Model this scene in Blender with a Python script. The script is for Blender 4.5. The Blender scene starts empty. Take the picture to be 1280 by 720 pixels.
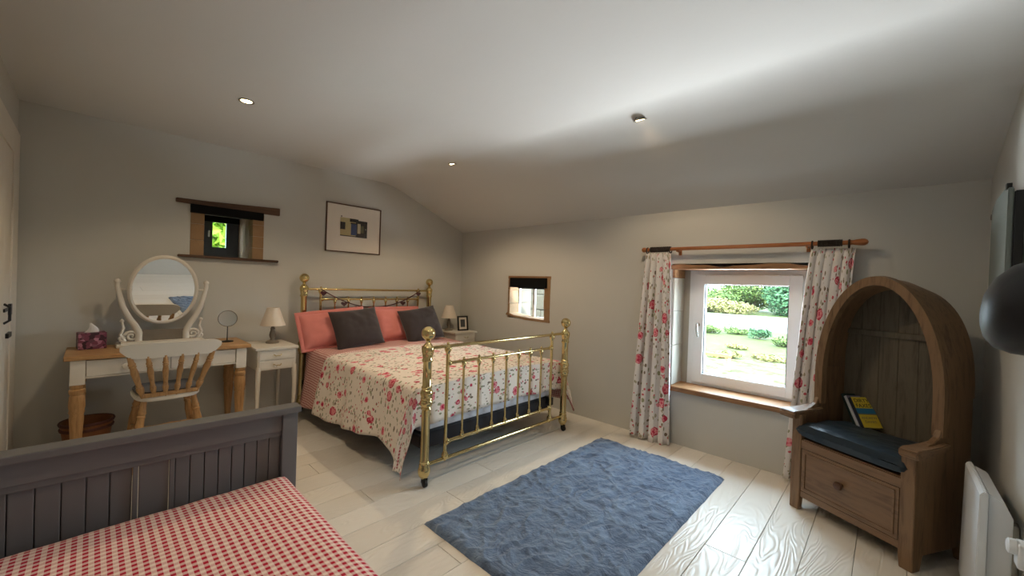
import bpy, bmesh, math, random
from mathutils import Vector, Matrix, noise
random.seed(7)
PI = math.pi
scene = bpy.context.scene
COL = scene.collection

# ------------------------------------------------------------------ camera
CAM = (4.408, -3.595, 1.36)
F_PX, YAW, PITCH, ROLL = 497.82, math.radians(43.479), math.radians(-0.422), math.radians(1.979)
def camera_matrix():
    f = Vector((-math.sin(YAW)*math.cos(PITCH), math.cos(YAW)*math.cos(PITCH), math.sin(PITCH)))
    r = Vector((math.cos(YAW), math.sin(YAW), 0)); u = r.cross(f)
    c, s = math.cos(ROLL), math.sin(ROLL)
    r2 = c*r + s*u; u2 = -s*r + c*u
    m = Matrix.Identity(4)
    for i in range(3):
        m[i][0] = r2[i]; m[i][1] = u2[i]; m[i][2] = -f[i]; m[i][3] = CAM[i]
    return m
cam_data = bpy.data.cameras.new('camera'); cam = bpy.data.objects.new('camera', cam_data)
COL.objects.link(cam); cam.matrix_world = camera_matrix()
cam_data.sensor_width = 36; cam_data.lens = F_PX/1280*36; cam_data.clip_start = 0.02; cam_data.clip_end = 300
scene.camera = cam

# ------------------------------------------------------------------ sky, sun, daylight
world = bpy.data.worlds.new('sky'); scene.world = world; world.use_nodes = True
bg = world.node_tree.nodes['Background']
bg.inputs['Color'].default_value = (0.64, 0.85, 1.0, 1); bg.inputs['Strength'].default_value = 22.0
sun = bpy.data.lights.new('sun', 'SUN'); sun.energy = 12.0; sun.angle = 0.01; sun.color = (1, .95, .85)
suno = bpy.data.objects.new('sun', sun); COL.objects.link(suno)
suno.rotation_euler = (math.radians(40), 0, math.radians(12)); suno.location = (2, -6, 8)
def area(name, loc, rot, sx, sy, power, color, portal=False):
    l = bpy.data.lights.new(name, 'AREA'); l.shape = 'RECTANGLE'; l.size = sx; l.size_y = sy
    l.energy = power; l.color = color
    if portal: l.cycles.is_portal = True
    o = bpy.data.objects.new(name, l); COL.objects.link(o); o.location = loc; o.rotation_euler = rot
    return o
# added area lamp, out of sight below the sill, standing in for sunlit ground
area('bounce_fill_lamp', (3.4, 2.18, -.40), (PI, 0, 0), 6.0, .70, 1950, (.92, .97, 1.0))
area('window_portal', (3.5, 0.34, 1.03), (math.radians(90), 0, PI), 0.8, 1.0, 1, (1, 1, 1), portal=True)
vs = scene.view_settings
vs.view_transform = 'Standard'; vs.look = 'None'; vs.gamma = 1; vs.use_curve_mapping = False
vs.exposure = 0.3

# ------------------------------------------------------------------ object helpers
def tag(o, label, cat, group=None):
    o['label'] = label; o['category'] = cat
    if group: o['group'] = group
    return o
def thing(name, label, cat, loc=(0,0,0), rz=0.0, group=None):
    o = bpy.data.objects.new(name, None); COL.objects.link(o)
    o.location = loc; o.rotation_euler = (0, 0, rz); o.empty_display_size = .1
    return tag(o, label, cat, group)
def empty_part(name, parent, loc=(0,0,0), rot=(0,0,0)):
    o = bpy.data.objects.new(name, None); COL.objects.link(o); o.parent = parent
    o.location = loc; o.rotation_euler = rot; o.empty_display_size = .05
    return o
def copy_tree(o, parent=None):
    c = o.copy(); COL.objects.link(c); c.parent = parent
    for ch in list(o.children): copy_tree(ch, c)
    return c

class MB:
    def __init__(self): self.bm = bmesh.new(); self.uv = None
    def box(self, lo, hi, bev=0.0, seg=2):
        bm2 = bmesh.new()
        bmesh.ops.create_cube(bm2, size=1)
        for v in bm2.verts:
            v.co = Vector([(lo[i]+hi[i])/2 + v.co[i]*(hi[i]-lo[i]) for i in range(3)])
        if bev > 0:
            bmesh.ops.bevel(bm2, geom=list(bm2.edges), offset=bev, segments=seg, affect='EDGES', profile=.7)
        self._merge(bm2); return self
    def _merge(self, bm2, mat=None):
        me = bpy.data.meshes.new('tmp'); bm2.to_mesh(me); bm2.free()
        if mat is not None: me.transform(mat)
        self.bm.from_mesh(me); bpy.data.meshes.remove(me)
    def grid(self, rows, close_u=False, close_v=False):
        vs_ = [[self.bm.verts.new(p) for p in r] for r in rows]
        n, m = len(vs_), len(vs_[0])
        for i in range(n if close_u else n-1):
            for j in range(m if close_v else m-1):
                q = (vs_[i][j], vs_[i][(j+1) % m], vs_[(i+1) % n][(j+1) % m], vs_[(i+1) % n][j])
                try: self.bm.faces.new(q)
                except ValueError: pass
        return vs_
    def lathe(self, prof, p0=(0,0,0), axis=(0,0,1), seg=16, sy=1.0):
        """prof: list of (distance along axis, radius)"""
        ax = Vector(axis).normalized(); p0 = Vector(p0)
        a = ax.orthogonal().normalized() if abs(ax.z) < .99 else Vector((1,0,0)); b = ax.cross(a)
        rows = []
        for t, r in prof:
            rows.append([p0 + ax*t + (a*math.cos(2*PI*k/seg) + b*math.sin(2*PI*k/seg)*sy)*max(r, 1e-5) for k in range(seg)])
        vs_ = self.grid(rows, close_v=True)
        try:
            self.bm.faces.new(list(reversed(vs_[0]))); self.bm.faces.new(vs_[-1])
        except ValueError: pass
        return self
    def tube(self, pts, r, seg=10, flat=1.0):
        pts = [Vector(p) for p in pts]; rows = []; prev = None
        for i, p in enumerate(pts):
            d = (pts[min(i+1, len(pts)-1)] - pts[max(i-1, 0)]).normalized()
            if prev is None: n = d.orthogonal().normalized()
            else: n = (prev - d*prev.dot(d)).normalized()
            prev = n; b = d.cross(n)
            rr = r[i] if isinstance(r, (list, tuple)) else r
            rows.append([p + (n*math.cos(2*PI*k/seg) + b*math.sin(2*PI*k/seg)*flat)*rr for k in range(seg)])
        vs_ = self.grid(rows, close_v=True)
        try: self.bm.faces.new(list(reversed(vs_[0]))); self.bm.faces.new(vs_[-1])
        except ValueError: pass
        return self
    def prism(self, poly, d0, d1, plane='xz', bev=0.0):
        """poly in a plane, extruded along the missing axis from d0 to d1"""
        bm2 = bmesh.new()
        def P(a, b, d):
            return {'xz': (a, d, b), 'yz': (d, a, b), 'xy': (a, b, d)}[plane]
        A = [bm2.verts.new(P(a, b, d0)) for a, b in poly]; B = [bm2.verts.new(P(a, b, d1)) for a, b in poly]
        bm2.faces.new(A); bm2.faces.new(list(reversed(B)))
        n = len(poly)
        for i in range(n): bm2.faces.new((A[i], B[i], B[(i+1) % n], A[(i+1) % n]))
        bmesh.ops.recalc_face_normals(bm2, faces=list(bm2.faces))
        if bev > 0:
            es = [e for e in bm2.edges if len(e.link_faces) == 2 and e.calc_face_angle(0) > .6]
            bmesh.ops.bevel(bm2, geom=es, offset=bev, segments=2, affect='EDGES')
        bmesh.ops.triangulate(bm2, faces=[f for f in bm2.faces if len(f.verts) > 4])
        self._merge(bm2); return self
    def build(self, name, mat, parent=None, smooth=False, fix=True, loc=None, rot=None):
        if fix: bmesh.ops.recalc_face_normals(self.bm, faces=list(self.bm.faces))
        me = bpy.data.meshes.new(name); self.bm.to_mesh(me); self.bm.free()
        if smooth:
            me.polygons.foreach_set('use_smooth', [True]*len(me.polygons))
            try: me.set_sharp_from_angle(angle=math.radians(42))
            except Exception: pass
        for m in (mat if isinstance(mat, (list, tuple)) else [mat]): me.materials.append(m)
        o = bpy.data.objects.new(name, me); COL.objects.link(o)
        if parent: o.parent = parent
        if loc: o.location = loc
        if rot: o.rotation_euler = rot
        return o
def struct(o):
    o['kind'] = 'structure'; return o
def mesh_share(name, src, parent, loc=(0,0,0), rot=(0,0,0)):
    o = bpy.data.objects.new(name, src.data); COL.objects.link(o); o.parent = parent
    o.location = loc; o.rotation_euler = rot; return o

# ------------------------------------------------------------------ materials
def S(r, g, b):   # sRGB 0-255 to linear
    f = lambda c: (c/255/12.92 if c/255 <= .04045 else ((c/255+.055)/1.055)**2.4)
    return (f(r), f(g), f(b), 1)
class NT:
    def __init__(self, name, rough=.6, metal=0.0, color=(.5,.5,.5,1), spec=.5):
        self.m = bpy.data.materials.new(name); self.m.use_nodes = True
        self.t = self.m.node_tree; self.n = self.t.nodes; self.b = self.n['Principled BSDF']
        self.b.inputs['Roughness'].default_value = rough; self.b.inputs['Metallic'].default_value = metal
        self.b.inputs['Base Color'].default_value = color; self.b.inputs['Specular IOR Level'].default_value = spec
    def node(self, kind, **kw):
        n = self.n.new(kind)
        for k, v in kw.items():
            if k in n.inputs: self.set(n.inputs[k], v)
            else: setattr(n, k, v)
        return n
    def set(self, inp, v):
        if hasattr(v, 'is_output') or isinstance(v, bpy.types.NodeSocket): self.t.links.new(v, inp)
        else: inp.default_value = v
    def coord(self, kind='Object'): return self.node('ShaderNodeTexCoord').outputs[kind]
    def mapping(self, vec, scale=(1,1,1), rot=(0,0,0), loc=(0,0,0)):
        n = self.node('ShaderNodeMapping'); self.set(n.inputs['Vector'], vec)
        n.inputs['Scale'].default_value = scale; n.inputs['Rotation'].default_value = rot; n.inputs['Location'].default_value = loc
        return n.outputs[0]
    def noise(self, vec, scale, detail=4, rough=.55, dist=0.0, out='Fac'):
        n = self.node('ShaderNodeTexNoise'); self.set(n.inputs['Vector'], vec)
        n.inputs['Scale'].default_value = scale; n.inputs['Detail'].default_value = detail
        n.inputs['Roughness'].default_value = rough; n.inputs['Distortion'].default_value = dist
        return n.outputs[out]
    def voro(self, vec, scale, rnd=1.0, feature='F1'):
        n = self.node('ShaderNodeTexVoronoi'); n.feature = feature; self.set(n.inputs['Vector'], vec)
        n.inputs['Scale'].default_value = scale; n.inputs['Randomness'].default_value = rnd
        return n
    def math(self, op, a, b=0.0, c=None):
        n = self.node('ShaderNodeMath'); n.operation = op; self.set(n.inputs[0], a); self.set(n.inputs[1], b)
        if c is not None: self.set(n.inputs[2], c)
        return n.outputs[0]
    def mix(self, fac, a, b):
        n = self.node('ShaderNodeMix'); n.data_type = 'RGBA'; self.set(n.inputs[0], fac); self.set(n.inputs[6], a); self.set(n.inputs[7], b)
        return n.outputs[2]
    def ramp(self, fac, stops):
        n = self.node('ShaderNodeValToRGB'); self.set(n.inputs[0], fac); e = n.color_ramp.elements
        e[0].position, e[0].color = stops[0]; e[1].position, e[1].color = stops[-1]
        for p, c in stops[1:-1]:
            k = e.new(p); k.color = c
        return n.outputs[0]
    def sep(self, vec):
        n = self.node('ShaderNodeSeparateXYZ'); self.set(n.inputs[0], vec); return n.outputs
    def base(self, col): self.set(self.b.inputs['Base Color'], col)
    def bump(self, h, strength=.3, dist=.01):
        n = self.node('ShaderNodeBump'); n.inputs['Strength'].default_value = strength; n.inputs['Distance'].default_value = dist
        self.set(n.inputs['Height'], h); self.t.links.new(n.outputs[0], self.b.inputs['Normal'])
    def rough(self, v): self.set(self.b.inputs['Roughness'], v)

def plaster(name, c1, c2, bump=.25):
    t = NT(name, .85, 0, c1, .25); v = t.coord()
    t.base(t.mix(t.noise(v, 1.3, 3), c1, c2))
    h = t.math('ADD', t.math('MULTIPLY', t.noise(v, 2.2, 2), 2.0), t.math('MULTIPLY', t.noise(v, 28, 3), .12))
    t.bump(h, bump, .02); return t.m
M = {}
M['wall'] = plaster('plaster_wall', S(202,201,195), S(195,194,188))
M['ceil'] = plaster('plaster_ceiling', S(212,212,209), S(206,206,203), .22)
def plain(name, c, rough=.5, metal=0, spec=.5, var=.06, scale=14, bump=0.0):
    t = NT(name, rough, metal, c, spec); v = t.coord()
    d = (c[0]*(1-var*2), c[1]*(1-var*2), c[2]*(1-var*2), 1)
    t.base(t.mix(t.noise(v, scale, 4), c, d))
    if bump: t.bump(t.noise(v, scale*3, 4), bump, .004)
    return t.m
def wood(name, c1, c2, rough=.45, scale=1.0, axis=2, spec=.4, bump=.12):
    t = NT(name, rough, 0, c1, spec); v = t.coord()
    s = [9*scale]*3; s[axis] = .9*scale
    w = t.mapping(v, tuple(s))
    g = t.noise(w, 3.0, 6, .6, 1.2); f = t.noise(t.mapping(v, tuple(x*6 for x in s)), 3, 3)
    fac = t.math('ADD', t.math('MULTIPLY', g, .75), t.math('MULTIPLY', f, .25))
    t.base(t.ramp(fac, [(.3, c2), (.5, c1), (.72, (min(1,c1[0]*1.15), min(1,c1[1]*1.13), min(1,c1[2]*1.1), 1))]))
    t.bump(fac, bump, .004); return t.m
# white painted boards with raised grain
t = NT('painted_floor_board', .22, 0, S(226,221,213), .26); v = t.coord()
oi = t.node('ShaderNodeObjectInfo'); cmb = t.node('ShaderNodeCombineXYZ')
t.set(cmb.inputs[0], t.math('MULTIPLY', oi.outputs['Random'], 37.0)); t.set(cmb.inputs[1], t.math('MULTIPLY', oi.outputs['Random'], 91.0))
va = t.node('ShaderNodeVectorMath'); va.operation = 'ADD'; t.set(va.inputs[0], v); t.set(va.inputs[1], cmb.outputs[0])
w = t.mapping(va.outputs[0], (3.2, .75, 1))
bands = t.math('SINE', t.math('MULTIPLY', t.noise(w, 1.7, 2, .5, .6), 120.0))
fine = t.noise(t.mapping(va.outputs[0], (60, 4, 1)), 2, 3)
mask = t.noise(t.mapping(va.outputs[0], (2, .9, 1)), 1.2, 2)
h = t.math('ADD', t.math('MULTIPLY', t.math('MULTIPLY', bands, mask), .8), t.math('MULTIPLY', fine, .05))
t.bump(h, .75, .002)
t.base(t.mix(t.math('MULTIPLY', oi.outputs['Random'], .8), S(229,225,217), S(214,208,198)))
t.rough(t.math('ADD', .28, t.math('MULTIPLY', fine, .08)))
M['board'] = t.m
M['gap'] = plain('floor_base', S(120,112,100), .9)
M['white_paint'] = plain('cream_white_paint', S(222,216,205), .45, var=.03)
M['pvc'] = plain('white_pvc', S(232,234,236), .3, var=.01)
M['revealwhite'] = plain('whitewashed_stone', S(178,174,163), .8, var=.05, scale=8, bump=.25)
M['stone'] = plain('tan_stone', S(164,132,98), .9, var=.16, scale=9, bump=.5)
M['stone_pale'] = plain('pale_stone', S(100,92,78), .9, var=.14, scale=9, bump=.5)
M['oak'] = wood('oak_sill', S(150,112,76), S(96,66,42), .5, 1.2, 0)
M['oak_y'] = wood('dark_oak', S(92,66,48), S(54,36,26), .6, 1.2, 1)
M['pine'] = wood('pine_turned', S(178,138,92), S(138,101,64), .4, 1.5, 2)
M['pine_y'] = wood('pine_top', S(184,144,98), S(148,108,68), .4, 1.2, 1)
M['pine_x'] = wood('pine_rail', S(160,98,52), S(116,66,34), .4, 1.2, 0)
M['settle'] = wood('settle_pine', S(126,99,72), S(86,63,44), .42, 1.1, 2)
M['settle_x'] = wood('settle_pine_rails', S(124,97,72), S(86,63,44), .42, 1.1, 0)
M['settle_knob'] = wood('settle_knob', S(84,56,38), S(56,36,24), .4, 2.0, 1)
M['settle_in'] = wood('settle_lining', S(96,88,74), S(68,60,50), .6, 1.1, 2)
M['darkwrap'] = plain('dark_twine', S(52,40,32), .8, var=.2, scale=60, bump=.6)
M['black'] = plain('black_blind', S(10,10,11), .75, spec=.2)
M['blackmetal'] = plain('black_rubber', S(18,18,19), .4)
M['greyframe'] = plain('dark_grey_frame', S(74,76,78), .4)
M['greypaint'] = plain('grey_bed_paint', S(108,107,109), .38, var=.03)
M['steel'] = plain('brushed_nickel', S(190,188,182), .22, 1.0)
t = NT('polished_brass', .13, 1.0, S(226,206,150)); v = t.coord()
t.base(t.mix(t.noise(v, 7, 4), S(230,212,158), S(200,176,120))); t.rough(t.math('ADD', .08, t.math('MULTIPLY', t.noise(v, 18, 3), .14)))
M['brass'] = t.m
M['mirror'] = plain('mirror_glass', (.93,.94,.94,1), .0, 1.0, var=0)
t = NT('window_glass', .02, 0, (.9,.95,1,1)); t.b.inputs['Alpha'].default_value = .03
M['glass'] = t.m
t = NT('picture_glass', .05, 0, (1,1,1,1)); t.b.inputs['Alpha'].default_value = .03
M['pglass'] = t.m
def emit(name, c, s):
    t = NT(name, .5, 0, c); t.b.inputs['Emission Color'].default_value = c; t.b.inputs['Emission Strength'].default_value = s; return t.m
M['lens'] = emit('lit_lens', (1, .78, .42, 1), 9.0)
def cloth(name, c, rough=.85, var=.08, scale=30, bump=.35, sheen=.2):
    t = NT(name, rough, 0, c, .2); v = t.coord(); t.b.inputs['Sheen Weight'].default_value = sheen
    d = (c[0]*(1-var*2), c[1]*(1-var*2), c[2]*(1-var*2), 1)
    t.base(t.mix(t.noise(v, scale*.3, 4), c, d))
    t.bump(t.math('ADD', t.noise(v, scale*.35, 3), t.math('MULTIPLY', t.noise(v, scale*12, 2), .15)), bump, .012)
    return t.m
M['pinkcloth'] = cloth('pink_cotton', S(228,142,136), bump=.2)
M['pinkplain'] = cloth('pink_cotton_panel', S(220,146,132), bump=.2)
M['darkcushion'] = cloth('charcoal_velvet', S(62,54,54), .7, bump=.25, sheen=.35)
M['seatcushion'] = cloth('slate_blue_leather', S(44,56,66), .36, scale=16, bump=.3, sheen=0)
M['linen'] = cloth('lampshade_linen', S(226,214,198), scale=60, bump=.1)
M['sheet'] = cloth('white_sheet', S(226,228,236), bump=.2)
M['bedbase'] = cloth('dark_bed_base', S(34,36,44), bump=.1)
def gingham(name, period, red, white, kind='UV'):
    t = NT(name, .85, 0, white, .2); s = t.sep(t.coord(kind))
    def band(x): return t.math('LESS_THAN', t.math('FRACT', t.math('DIVIDE', x, period)), .5)
    a, b = band(s[0]), band(s[1])
    f = t.math('MULTIPLY', t.math('ADD', a, b), .5)
    mid = tuple((red[i]*.36+white[i]*.64) for i in range(3)) + (1,)
    t.base(t.ramp(f, [(0, white), (.5, mid), (1, red)]))
    t.bump(t.noise(t.coord('Object'), 9, 3), .22, .015)
    return t.m
M['gingham'] = gingham('red_gingham', .0245, S(186,34,60), S(240,222,214))
M['gingham_small'] = gingham('fine_red_gingham', .021, S(160,40,58), S(232,206,196))
def floral(name, ground, s_rose, rose_gate, s_leaf, leaf_gate, s_dot, rose_r=.34):
    t = NT(name, .85, 0, ground, .2); uv = t.coord('UV')
    warp = t.node('ShaderNodeVectorMath'); warp.operation = 'ADD'
    nz = t.node('ShaderNodeVectorMath'); nz.operation = 'SCALE'; t.set(nz.inputs[0], t.noise(uv, 34, 2, out='Color')); nz.inputs['Scale'].default_value = .011
    t.set(warp.inputs[0], uv); t.set(warp.inputs[1], nz.outputs[0]); wv = warp.outputs[0]
    col = ground
    def spots(vec, scale, gate, r, rnd=.9):
        vo = t.voro(vec, scale, rnd); rc = t.sep(vo.outputs['Color'])
        g = t.math('LESS_THAN', rc[0], gate); rad = t.math('MULTIPLY', t.math('ADD', .6, t.math('MULTIPLY', rc[1], .6)), r)
        inside = t.math('LESS_THAN', vo.outputs['Distance'], rad)
        return t.math('MULTIPLY', inside, g), vo.outputs['Distance'], rc
    # leaves and stems: squashed cells in two directions
    for rot, gate, c in ((.6, leaf_gate, S(150,152,122)), (-.9, leaf_gate, S(176,168,146)), (.1, leaf_gate*.6, S(128,114,98))):
        m_, d_, _ = spots(t.mapping(wv, (1, .6, 1), (0, 0, rot)), s_leaf, gate, .33)
        col = t.mix(m_, col, c)
    m_, d_, _ = spots(t.mapping(wv, (1, 1, 1), (0,0,1.1), (.3,.7,0)), s_dot, .34, .3)
    col = t.mix(m_, col, S(196,96,104))
    m_, d_, rc = spots(wv, s_rose, rose_gate, rose_r)
    pet = t.voro(wv, s_rose*5.2); ring = t.math('ADD', t.math('MULTIPLY', d_, 1.6), t.math('MULTIPLY', pet.outputs['Distance'], .55))
    rose = t.ramp(ring, [(.10, S(150,18,48)), (.34, S(190,44,76)), (.52, S(214,92,112)), (.70, S(236,168,172)), (.85, S(190,60,84))])
    col = t.mix(m_, col, rose)
    t.base(col)
    t.bump(t.math('ADD', t.noise(uv, 11, 3), t.math('MULTIPLY', t.noise(uv, 34, 2), .35)), .35, .012)
    return t.m
M['floral'] = floral('rose_print_quilt', S(238,228,218), 10.0, .78, 40, .36, 34, .34)
M['curtain'] = floral('rose_print_curtain', S(226,222,220), 8.0, .78, 32, .34, 30, .33)
# rug
t = NT('blue_grey_pile', .95, 0, S(88,104,128), .1); v = t.coord(); t.b.inputs['Sheen Weight'].default_value = .3
n1 = t.noise(v, 7, 5, .6, 1.4); n2 = t.noise(v, 45, 3)
t.base(t.ramp(n1, [(.30, S(78,94,120)), (.5, S(102,122,150)), (.7, S(122,144,172))]))
t.bump(t.math('ADD', t.math('MULTIPLY', n1, 1.5), t.math('MULTIPLY', n2, .4)), .8, .025); M['rug'] = t.m
# tissue box, wicker
t = NT('patterned_card', .5); v = t.coord(); vo = t.voro(v, 48); sp = t.sep(vo.outputs['Color'])
t.base(t.ramp(sp[0], [(0, S(40,22,34)), (.4, S(70,30,44)), (.6, S(196,140,160)), (.85, S(120,60,80))])); M['tissuebox'] = t.m
M['wicker'] = plain('dark_wicker', S(88,40,30), .55, var=.25, scale=40, bump=.6)
M['wicker2'] = plain('woven_panel', S(150,92,48), .55, var=.25, scale=30, bump=.6)
M['tissue'] = cloth('white_tissue', S(238,236,232), bump=.1)
M['redcase'] = plain('dark_red_leather', S(70,22,20), .35)
M['heater'] = plain('white_enamel', S(226,230,234), .35, var=.01)
M['hat'] = cloth('dark_felt', S(34,36,40), .45, bump=.15, sheen=.2)
M['greyboard'] = plain('grey_board', S(120,128,122), .6)
M['paper'] = plain('cream_paper', S(222,214,202), .9, var=.02)
M['mount'] = plain('off_white_mount', S(236,229,219), .8, var=.02)
M['grass'] = None
def ground_mat():
    t = NT('grass_and_gravel', .95, 0, (.2,.3,.1,1), .1); v = t.coord()
    n = t.noise(v, .5, 5, .65); n2 = t.noise(v, 3.5, 4, .7); y = t.sep(v)[1]
    g = t.mix(n2, S(40,50,16), S(55,60,27)); d = t.mix(n2, S(90,75,62), S(62,51,40))
    near = t.math('SUBTRACT', 1.12, t.math('MULTIPLY', y, .075))      # stonier towards the house
    f = t.math('GREATER_THAN', t.math('ADD', near, t.math('MULTIPLY', t.math('SUBTRACT', n2, .5), 2.2)), .55)
    t.base(t.mix(f, g, d)); t.bump(n2, .6, .05); return t.m
M['ground'] = ground_mat()
M['road'] = plain('pale_gravel_road', S(100,97,90), .95, var=.05, scale=2, bump=.3)
def leafmat(name, c1, c2):
    t = NT(name, .7, 0, c1, .2); oi = t.node('ShaderNodeNewGeometry')
    t.base(t.mix(oi.outputs['Random Per Island'], c1, c2)); return t.m
M['leaf_a'] = leafmat('hedge_leaves', S(44,64,24), S(78,94,42))
M['leaf_b'] = leafmat('conifer_leaves', S(26,58,30), S(54,84,50))
M['leaf_c'] = leafmat('dry_grass_leaves', S(88,88,46), S(112,106,64))
M['leaf_d'] = leafmat('lime_leaves', S(84,120,12), S(130,156,40))
M['bark'] = plain('bark', S(92,76,60), .9, var=.2)

# ================================================================== THE ROOM
XR, YL, HC = 4.82, -3.965, 2.525       # right wall, left wall, flat ceiling
YC, HW = -1.12, 2.065                  # where the ceiling starts to slope, height at the window wall
TB, TW = .62, .40                      # wall thicknesses

# floor: a base and one object for each board
fl = MB().box((-.05, YL-.05, -.08), (XR+.05, .05, -.022)).build('floor', M['gap']); struct(fl)
PW = .1965; k0 = 3.725 - 19*PW
rnd = random.Random(3)
joints = {19: [-1.294], 12: [-1.98], 13: [-2.9], 18: [-2.75], 20: [-2.5], 16: [-2.1]}
for k in range(-1, 26):
    x0 = max(k0 + k*PW, -.0) ; x1 = min(k0 + (k+1)*PW, XR)
    if x1 - x0 < .01: continue
    js = joints.get(k) or [-(.5 + rnd.random()*1.4), -(2.3 + rnd.random()*1.2)]
    ys = [YL] + sorted(js) + [0.0]
    for a, b in zip(ys[:-1], ys[1:]):
        MB().box((x0+.0012, a+.0012, -.022), (x1-.0012, b-.0012, 0), .0012, 1).build('floor_board', M['board'], fl)

def wall_boxes(boxes, name, mat=None):
    m = MB()
    for lo, hi in boxes: m.box(lo, hi)
    o = m.build(name, mat or M['wall']); struct(o); return o
ZT = 2.78
# headboard wall, opening of the deep little window
W2 = dict(y0=-2.926, y1=-2.55, z0=1.525, z1=1.945)
wall_back = wall_boxes([((-TB, YL-.3, -.4), (0, W2['y0'], ZT)), ((-TB, W2['y1'], -.4), (0, TW, ZT)),
            ((-TB, W2['y0'], -.4), (0, W2['y1'], W2['z0'])), ((-TB, W2['y0'], W2['z1']), (0, W2['y1'], ZT))], 'wall_back')
# window wall with the large window and the little stone one
W1 = dict(x0=2.985, x1=4.03, z0=.47, z1=1.60)
W3 = dict(x0=.93, x1=1.60, z0=.955, z1=1.46)
wall_win = wall_boxes([((0, 0, -.4), (W3['x0'], TW, ZT)), ((W3['x1'], 0, -.4), (W1['x0'], TW, ZT)), ((W1['x1'], 0, -.4), (XR+.3, TW, ZT)),
            ((W3['x0'], 0, -.4), (W3['x1'], TW, W3['z0'])), ((W3['x0'], 0, W3['z1']), (W3['x1'], TW, ZT)),
            ((W1['x0'], 0, -.4), (W1['x1'], TW, W1['z0'])), ((W1['x0'], 0, W1['z1']), (W1['x1'], TW, ZT))], 'wall_window')
wall_boxes([((0, YL-.3, -.4), (XR+.3, YL, ZT))], 'wall_left')
wall_boxes([((XR, YL, -.4), (XR+.3, 0, ZT))], 'wall_right')
# ceiling: flat, then bending softly down to the window wall
prof = [(YL-.05, HC)]
for i in range(0, 25):
    s = i/24; y = YC-.16 + s*.32
    a = (HC-HW)/(-YC)
    prof.append((y, HC - a*.32*(s*s/2)))
prof.append((.02, HW - .02*a*0))
bot = prof
m = MB()
poly = bot + [(TW, HW), (TW+.25, HW+.05), (TW+.25, HW+.6), (YL-.32, HW+.75), (YL-.32, HC)]
m.prism(poly, -TB, XR+.3, 'yz')
ceil = m.build('ceiling', M['ceil'], smooth=True); struct(ceil)

# ------------------------------------------------------------------ large window
wz = thing('window_1', 'white single-pane casement window', 'window'); del wz['label']; del wz['category']; struct(wz)
FY = .215
def frame_ring(lo, hi, w, y0, y1, bev=.004):
    m = MB(); (x0, z0), (x1, z1) = lo, hi
    m.box((x0, y0, z0), (x0+w, y1, z1), bev); m.box((x1-w, y0, z0), (x1, y1, z1), bev)
    m.box((x0+w-.001, y0, z0), (x1-w+.001, y1, z0+w), bev); m.box((x0+w-.001, y0, z1-w), (x1-w+.001, y1, z1), bev)
    return m
frame_ring((3.062, .485), (3.965, 1.565), .06, FY+.012, FY+.085).build('window_frame', M['pvc'], wz)
sash = frame_ring((3.108, .535), (3.918, 1.515), .088, FY-.01, FY+.07, .008).build('sash', M['pvc'], wz)
frame_ring((3.19, .617), (3.836, 1.433), .012, FY+.004, FY+.03, .002).build('glazing_bead', M['blackmetal'], sash)
MB().box((3.196, FY+.03, .623), (3.83, FY+.036, 1.427)).build('pane', M['glass'], wz)
h = MB(); h.lathe([(0,.017), (.012,.017), (.016,.013)], (3.152, FY-.01, 1.06), (0,-1,0), 14)
h.box((3.144, FY-.05, 1.05), (3.16, FY-.02, 1.07), .003)
h.tube([(3.152, FY-.043, 1.065), (3.154, FY-.05, 1.03), (3.158, FY-.05, .985), (3.163, FY-.045, .95)], [.009,.011,.010,.008], 10)
h.build('window_handle', M['steel'], wz, True)
sl = MB(); sl.box((2.96, -.035, W1['z0']), (4.06, FY+.03, .512), .006)
struct(sl.build('trim_1', M['oak'])); 
# oak lintel in the head of the reveal, seen on edge, and plaster soffit
li = MB()
top = [(2.93 + i*.115, 1.585 + .012*math.sin(i*1.1) + .006*math.sin(i*2.7)) for i in range(11)]
li.prism([(2.93, 1.552), (4.08, 1.552)] + list(reversed(top)), -.006, TW-.02, 'xz')
struct(li.build('trim_2', M['oak']))
# whitewashed stone blocks of the left and right reveal
zs = [.512, .87, 1.18, 1.475, 1.552]
for side, x in ((0, 2.985), (1, 4.03)):
    for i in range(4):
        x0, x1 = (x-.01, x+.022) if side == 0 else (x-.022, x+.01)
        MB().box((x0, .004, zs[i]+.002), (x1, FY+.03, zs[i+1]-.002), .004).build('reveal_block', M['revealwhite'] if i < 3 else M['oak'], wall_win)
# filler strip between reveal and frame
m = MB(); m.box((3.0, FY+.03, .50), (3.07, FY+.10, 1.56)); m.box((3.955, FY+.03, .50), (4.02, FY+.10, 1.56)); m.box((3.0, FY+.03, 1.55), (4.02, FY+.10, 1.61)); m.box((3.0, FY+.03, .46), (4.02, FY+.10, .50))
m.build('mortar_fillet', M['revealwhite'], wz)

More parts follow.
